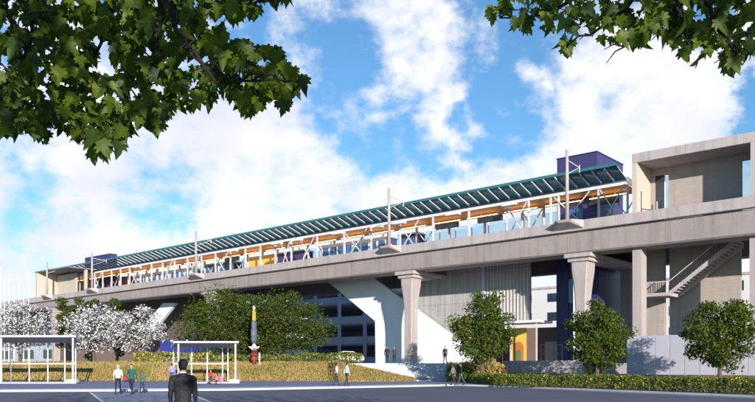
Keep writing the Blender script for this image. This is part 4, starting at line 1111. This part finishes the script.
def near_tree(name, label, trunk_xy, branches, polys, nvis, extra_boxes, nextra, seed, Dr, hole):
    global rng
    old=rng; rng=np.random.default_rng(seed)
    root=empty(name, (trunk_xy[0],trunk_xy[1],0), 0, label, 'tree')
    o0=Vector((trunk_xy[0],trunk_xy[1],0))
    mb=MB(); crown_h=6.2
    mb.tube([(0,0,-.3),(0,0,.3),(.05,0,2.5),(.1,.05,4.5),(.05,.1,7.5)],[.42,.30,.25,.2,.08],12)
    twigs=[]
    for (start,pts) in branches:
        w=[Vector(start)]+[pp(x,y,D) for (x,y,D) in pts]
        # smooth subdivision
        q=[]
        for i in range(len(w)-1):
            for k in range(4):
                a=w[i].lerp(w[i+1],k/4); a+=Vector([rng.normal(0,.015) for _ in range(3)]); q.append(a)
        q.append(w[-1]); q=[a-o0 for a in q]
        rad=[0.024*(1-i/len(q))**1.0+0.005 for i in range(len(q))]
        mb.tube(q,rad,7)
        twigs+= [(a,r) for a,r in zip(q,rad)]
        # side twigs
        for i in range(len(q)//2,len(q)):
            for _ in range(2):
                d=Vector((rng.normal(),rng.normal()*.6,.4+rng.normal()*.5)).normalized()*rng.uniform(.08,.2)
                mb.tube([q[i],q[i]+d*.5+Vector((0,0,.03)),q[i]+d],[.008,.006,.003],5)
    P=[];tip=[];fc=[];sz=[]
    cnt=0;tries=0
    while cnt<nvis and tries<nvis*30:
        tries+=1
        poly=polys[0] if rng.random()<0.97 or len(polys)==1 else polys[int(rng.integers(1,len(polys)))]
        xs=[p[0] for p in poly];ys=[p[1] for p in poly]
        x=rng.uniform(min(xs),max(xs));y=rng.uniform(min(ys),max(ys))
        if not inpoly(x,y,poly): continue
        g=0.25*mnoise.noise(Vector((x*.035,y*.035,seed)))+0.75*mnoise.noise(Vector((x*.085,y*.085,seed+3)))
        if g<hole(x,y)+rng.normal(0,.03): continue
        D=rng.uniform(*Dr); s_=0.097*rng.uniform(.5,1.65)
        p=pp(x,y,D); t_=Vector((rng.normal(0,.55),rng.normal(0,.35),-1)).normalized()
        base=p-t_*s_*0.55
        P.append(base);tip.append(t_);fc.append(Vector((rng.normal(0,.5),-1+rng.normal(0,.4),-.35+rng.normal(0,.5))));sz.append(s_);cnt+=1
    # unseen rest of the crown, spread sunward behind the camera to shade visible leaves
    for (x0,x1,y0,y1,z0,z1,frac) in extra_boxes:
        for _ in range(int(nextra*frac)):
            p=Vector((rng.uniform(x0,x1),rng.uniform(y0,y1),rng.uniform(z0,z1)))
            if p.y>0.5:
                yy=HOR-(p.z-CAMH)*F/p.y; xx=CX+F*p.x/p.y
                if -30<xx<785 and yy>-26: continue
            P.append(p);tip.append(Vector((rng.normal(0,.6),rng.normal(0,.6),-.7)));fc.append(Vector((rng.normal(),rng.normal(),1.0)));sz.append(0.22*rng.uniform(.7,1.4))
    Pn=np.array([list(a-o0) for a in P])
    mb2=MB()
    near_leaves(Pn,sz,tip,fc,'crown',root)
    mb.build('trunk',M['barkn'],root,smooth=True)
    rng=old
    return root
polyL=[(-25,-28),(285,-28),(262,8),(248,22),(217,14),(222,36),(252,50),(276,54),(294,72),(306,84),(292,100),(284,112),(262,108),(246,118),(232,100),(205,104),(190,112),(168,106),(160,134),(136,124),(118,152),(95,160),(78,146),(62,130),(44,144),(26,132),(-25,142)]
polyL2=[(268,-24),(292,-24),(288,0),(274,3)]
brL=[((-4.2,4.6,5.2),[(30,-40,5.8),(38,0,5.8),(32,50,5.8),(-5,92,5.7)]),
     ((-4.2,4.6,5.4),[(120,-45,5.8),(160,5,5.8),(160,60,5.9),(140,100,5.9),(104,140,5.9)]),
     ((-4.2,4.6,5.4),[(130,-50,5.6),(168,2,5.6),(187,48,5.6),(221,80,5.5),(243,80,5.5),(285,82,5.4)]),
     ((-4.2,4.6,5.3),[(90,-40,6.2),(112,0,6.2),(96,55,6.2),(60,110,6.2)]),
     ((-4.2,4.6,5.2),[(-10,-20,6.0),(10,20,6.0),(35,70,6.0),(20,125,6.0)]),
     ((-4.2,4.6,5.4),[(180,-50,6.3),(215,-10,6.3),(250,5,6.3),(276,-8,6.3)])]
near_tree('overhanging_tree','leafy maple branches hanging into the upper left of the picture',(-5.6,4.0),brL,[polyL,polyL2],2300,
   [(-8.5,0.6,2.0,7.5,5.0,8.5,.3),(-7.5,1.6,-3.5,2.0,4.9,8.0,.7)],1700,5,(5.6,7.3),lambda x,y: (-0.01 if x<230 else -0.20)-(0.22 if y>108 else 0))
polyR=[(486,22),(500,-28),(790,-28),(790,52),(756,54),(742,60),(728,62),(716,50),(704,60),(692,68),(684,56),(668,44),(650,44),(636,48),(620,42),(606,46),(592,34),(578,26),(570,56),(562,58),(558,38),(540,28),(522,32),(502,30)]
polyR2=[(722,54),(740,54),(738,72),(724,72)]
brR=[((5.6,4.8,5.4),[(660,-50,6.0),(633,0,6.0),(615,22,6.0),(567,46,6.0)]),
     ((5.6,4.8,5.4),[(690,-45,5.9),(678,0,5.9),(680,18,5.9),(690,46,5.9)]),
     ((5.6,4.8,5.4),[(700,-40,5.8),(702,0,5.8),(728,38,5.8),(734,60,5.8)]),
     ((5.6,4.8,5.3),[(720,-40,6.2),(677,11,6.2),(636,33,6.2),(624,47,6.2)]),
     ((5.6,4.8,5.3),[(640,-45,6.3),(585,0,6.3),(545,14,6.3),(500,18,6.3)])]
near_tree('overhanging_tree','leafy maple branches hanging into the upper right of the picture',(6.6,4.2),brR,[polyR,polyR2],640,
   [(0.9,8.5,2.0,7.5,5.4,8.5,.3),(1.7,9.0,-4.0,2.0,5.0,8.0,.7)],1300,9,(5.7,7.2),lambda x,y: -0.20)

# ------------------------------------------------------------------ light, sky, camera
SUN_EL, SUN_AZ = 12.5, 165.0     # azimuth clockwise from +Y (the view direction)
sv = Vector((math.sin(R(SUN_AZ))*math.cos(R(SUN_EL)), math.cos(R(SUN_AZ))*math.cos(R(SUN_EL)), math.sin(R(SUN_EL))))
ld = bpy.data.lights.new('sun','SUN'); ld.energy = 5.0; ld.angle = R(0.53); ld.color = (1.0,0.93,0.84)
lo = bpy.data.objects.new('sun', ld); col.objects.link(lo); lo.rotation_euler = (-sv).to_track_quat('-Z','Y').to_euler()
w = bpy.data.worlds.new('World'); scn.world = w; w.use_nodes = True
nt = w.node_tree; N = nt.nodes; K = nt.links
bg = N['Background']; bg.inputs['Strength'].default_value = 0.10
sky = N.new('ShaderNodeTexSky'); sky.sky_type = 'NISHITA'; sky.sun_disc = False
sky.sun_elevation = R(SUN_EL); sky.sun_rotation = R(SUN_AZ); sky.air_density = 1.0; sky.dust_density = 0.1; sky.ozone_density = 3.0
tc = N.new('ShaderNodeTexCoord')
nrm = N.new('ShaderNodeVectorMath'); nrm.operation = 'NORMALIZE'; K.new(tc.outputs['Generated'], nrm.inputs[0])
warp = nrm.outputs[0]
for sc_, am in ((5.0,0.26),(16.0,0.12),(45.0,0.05)):
    wn = N.new('ShaderNodeTexNoise'); wn.inputs['Scale'].default_value = sc_; wn.inputs['Detail'].default_value = 5; K.new(nrm.outputs[0], wn.inputs['Vector'])
    sb = N.new('ShaderNodeVectorMath'); sb.operation = 'SUBTRACT'; K.new(wn.outputs['Color'], sb.inputs[0]); sb.inputs[1].default_value = (0.5,0.5,0.5)
    ml = N.new('ShaderNodeVectorMath'); ml.operation = 'MULTIPLY_ADD'; K.new(sb.outputs[0], ml.inputs[0]); ml.inputs[1].default_value = (am,am,am); K.new(warp, ml.inputs[2]); warp = ml.outputs[0]
def node(op, a, b=None, c=None):
    m = N.new('ShaderNodeMath'); m.operation = op
    for i, q in enumerate((a,b,c)):
        if q is None: continue
        if isinstance(q,(int,float)): m.inputs[i].default_value = q
        else: K.new(q, m.inputs[i])
    return m.outputs[0]
# clear patches between the clouds, as directions
holes = [(340,25,74,1.0),(390,138,56,1.0),(352,85,56,.85),(440,170,30,.6),(430,160,30,.6),(470,118,34,.9),(525,70,62,1.0),(508,118,56,.9),(560,80,52,.85),(552,115,36,.7),(748,112,30,1.0),(725,-5,50,.9),(240,10,60,.9),
         (20,200,46,.55),(60,215,30,.5),(165,200,44,.5),(195,206,26,.5),(8,95,40,.7),(30,240,30,.35),(610,-60,80,.8),(120,-60,120,.8),(-150,120,130,.9),(900,60,130,.9),(380,-160,160,.7)]
acc = None
for (x,y,r_,wt) in holes:
    d = Vector(((x-CX)/F,1,(HOR-y)/F)); rr = r_/F/d.length; d.normalize()
    vm = N.new('ShaderNodeVectorMath'); vm.operation = 'DISTANCE'; K.new(warp, vm.inputs[0]); vm.inputs[1].default_value = d
    mr = N.new('ShaderNodeMapRange'); mr.interpolation_type = 'SMOOTHSTEP'
    mr.inputs['From Min'].default_value = 0.1*rr; mr.inputs['From Max'].default_value = 1.5*rr; mr.inputs['To Min'].default_value = wt; mr.inputs['To Max'].default_value = 0
    K.new(vm.outputs['Value'], mr.inputs['Value'])
    acc = mr.outputs[0] if acc is None else node('MAXIMUM', acc, mr.outputs[0])
# clear sky overhead, to the sides and behind
sp = N.new('ShaderNodeSeparateXYZ'); K.new(warp, sp.inputs[0])
for out_, a_, b_ in (('Z',0.56,0.72),('Y',0.62,0.42)):
    mr = N.new('ShaderNodeMapRange'); mr.interpolation_type = 'SMOOTHSTEP'
    mr.inputs['From Min'].default_value = min(a_,b_); mr.inputs['From Max'].default_value = max(a_,b_)
    mr.inputs['To Min'].default_value = 0.0 if a_ < b_ else 0.95; mr.inputs['To Max'].default_value = 0.95 if a_ < b_ else 0.0
    K.new(sp.outputs[out_], mr.inputs['Value']); acc = node('MAXIMUM', acc, mr.outputs[0])
# general direction-space noise
mp = N.new('ShaderNodeMapping'); mp.inputs['Scale'].default_value = (1,1,1.5); K.new(nrm.outputs[0], mp.inputs['Vector'])
nz = N.new('ShaderNodeTexNoise'); nz.inputs['Scale'].default_value = 9; nz.inputs['Detail'].default_value = 9; nz.inputs['Roughness'].default_value = 0.62; K.new(mp.outputs[0], nz.inputs['Vector'])
nf = N.new('ShaderNodeTexNoise'); nf.inputs['Scale'].default_value = 34; nf.inputs['Detail'].default_value = 7; nf.inputs['Roughness'].default_value = 0.6; K.new(mp.outputs[0], nf.inputs['Vector'])
n_ = node('MULTIPLY_ADD', nz.outputs['Fac'], 1.25, -0.625)
n2_ = node('MULTIPLY_ADD', nf.outputs['Fac'], 0.95, -0.475)
dens = node('ADD', node('ADD', node('SUBTRACT', 0.80, acc), n_), n2_)
mr = N.new('ShaderNodeMapRange'); mr.interpolation_type = 'SMOOTHSTEP'; mr.inputs['From Min'].default_value = 0.0; mr.inputs['From Max'].default_value = 0.86; K.new(dens, mr.inputs['Value'])
cf = mr.outputs[0]
# cloud shading
ns = N.new('ShaderNodeTexNoise'); ns.inputs['Scale'].default_value = 5; ns.inputs['Detail'].default_value = 8; K.new(mp.outputs[0], ns.inputs['Vector'])
cs_ = N.new('ShaderNodeMapRange'); cs_.inputs['From Min'].default_value = 0.33; cs_.inputs['From Max'].default_value = 0.54; K.new(ns.outputs['Fac'], cs_.inputs['Value'])
cc = N.new('ShaderNodeMix'); cc.data_type = 'RGBA'; cc.inputs['A'].default_value = (6.0,6.3,7.1,1); cc.inputs['B'].default_value = (7.7,7.75,7.9,1); K.new(cs_.outputs[0], cc.inputs['Factor'])
tint = N.new('ShaderNodeMix'); tint.data_type = 'RGBA'; tint.blend_type = 'MULTIPLY'; tint.inputs['Factor'].default_value = 1.0; tint.inputs['B'].default_value = (0.95,1.30,1.45,1); K.new(sky.outputs[0], tint.inputs['A'])
mx = N.new('ShaderNodeMix'); mx.data_type = 'RGBA'; K.new(cf, mx.inputs['Factor']); K.new(tint.outputs['Result'], mx.inputs['A']); K.new(cc.outputs['Result'], mx.inputs['B'])
K.new(mx.outputs['Result'], bg.inputs['Color'])

cam = bpy.data.cameras.new('camera'); co = bpy.data.objects.new('camera', cam); col.objects.link(co)
co.location = (0,0,CAMH); co.rotation_euler = (R(90),0,0)
cam.sensor_fit = 'HORIZONTAL'; cam.sensor_width = 36; cam.lens = 36; cam.shift_y = 165/755; cam.clip_start = 0.05; cam.clip_end = 6000
scn.camera = co
scn.view_settings.view_transform = 'Standard'; scn.view_settings.look = 'None'; scn.view_settings.exposure = 0.43; scn.view_settings.gamma = 1.0
try: scn.view_settings.use_curve_mapping = False
except Exception: pass
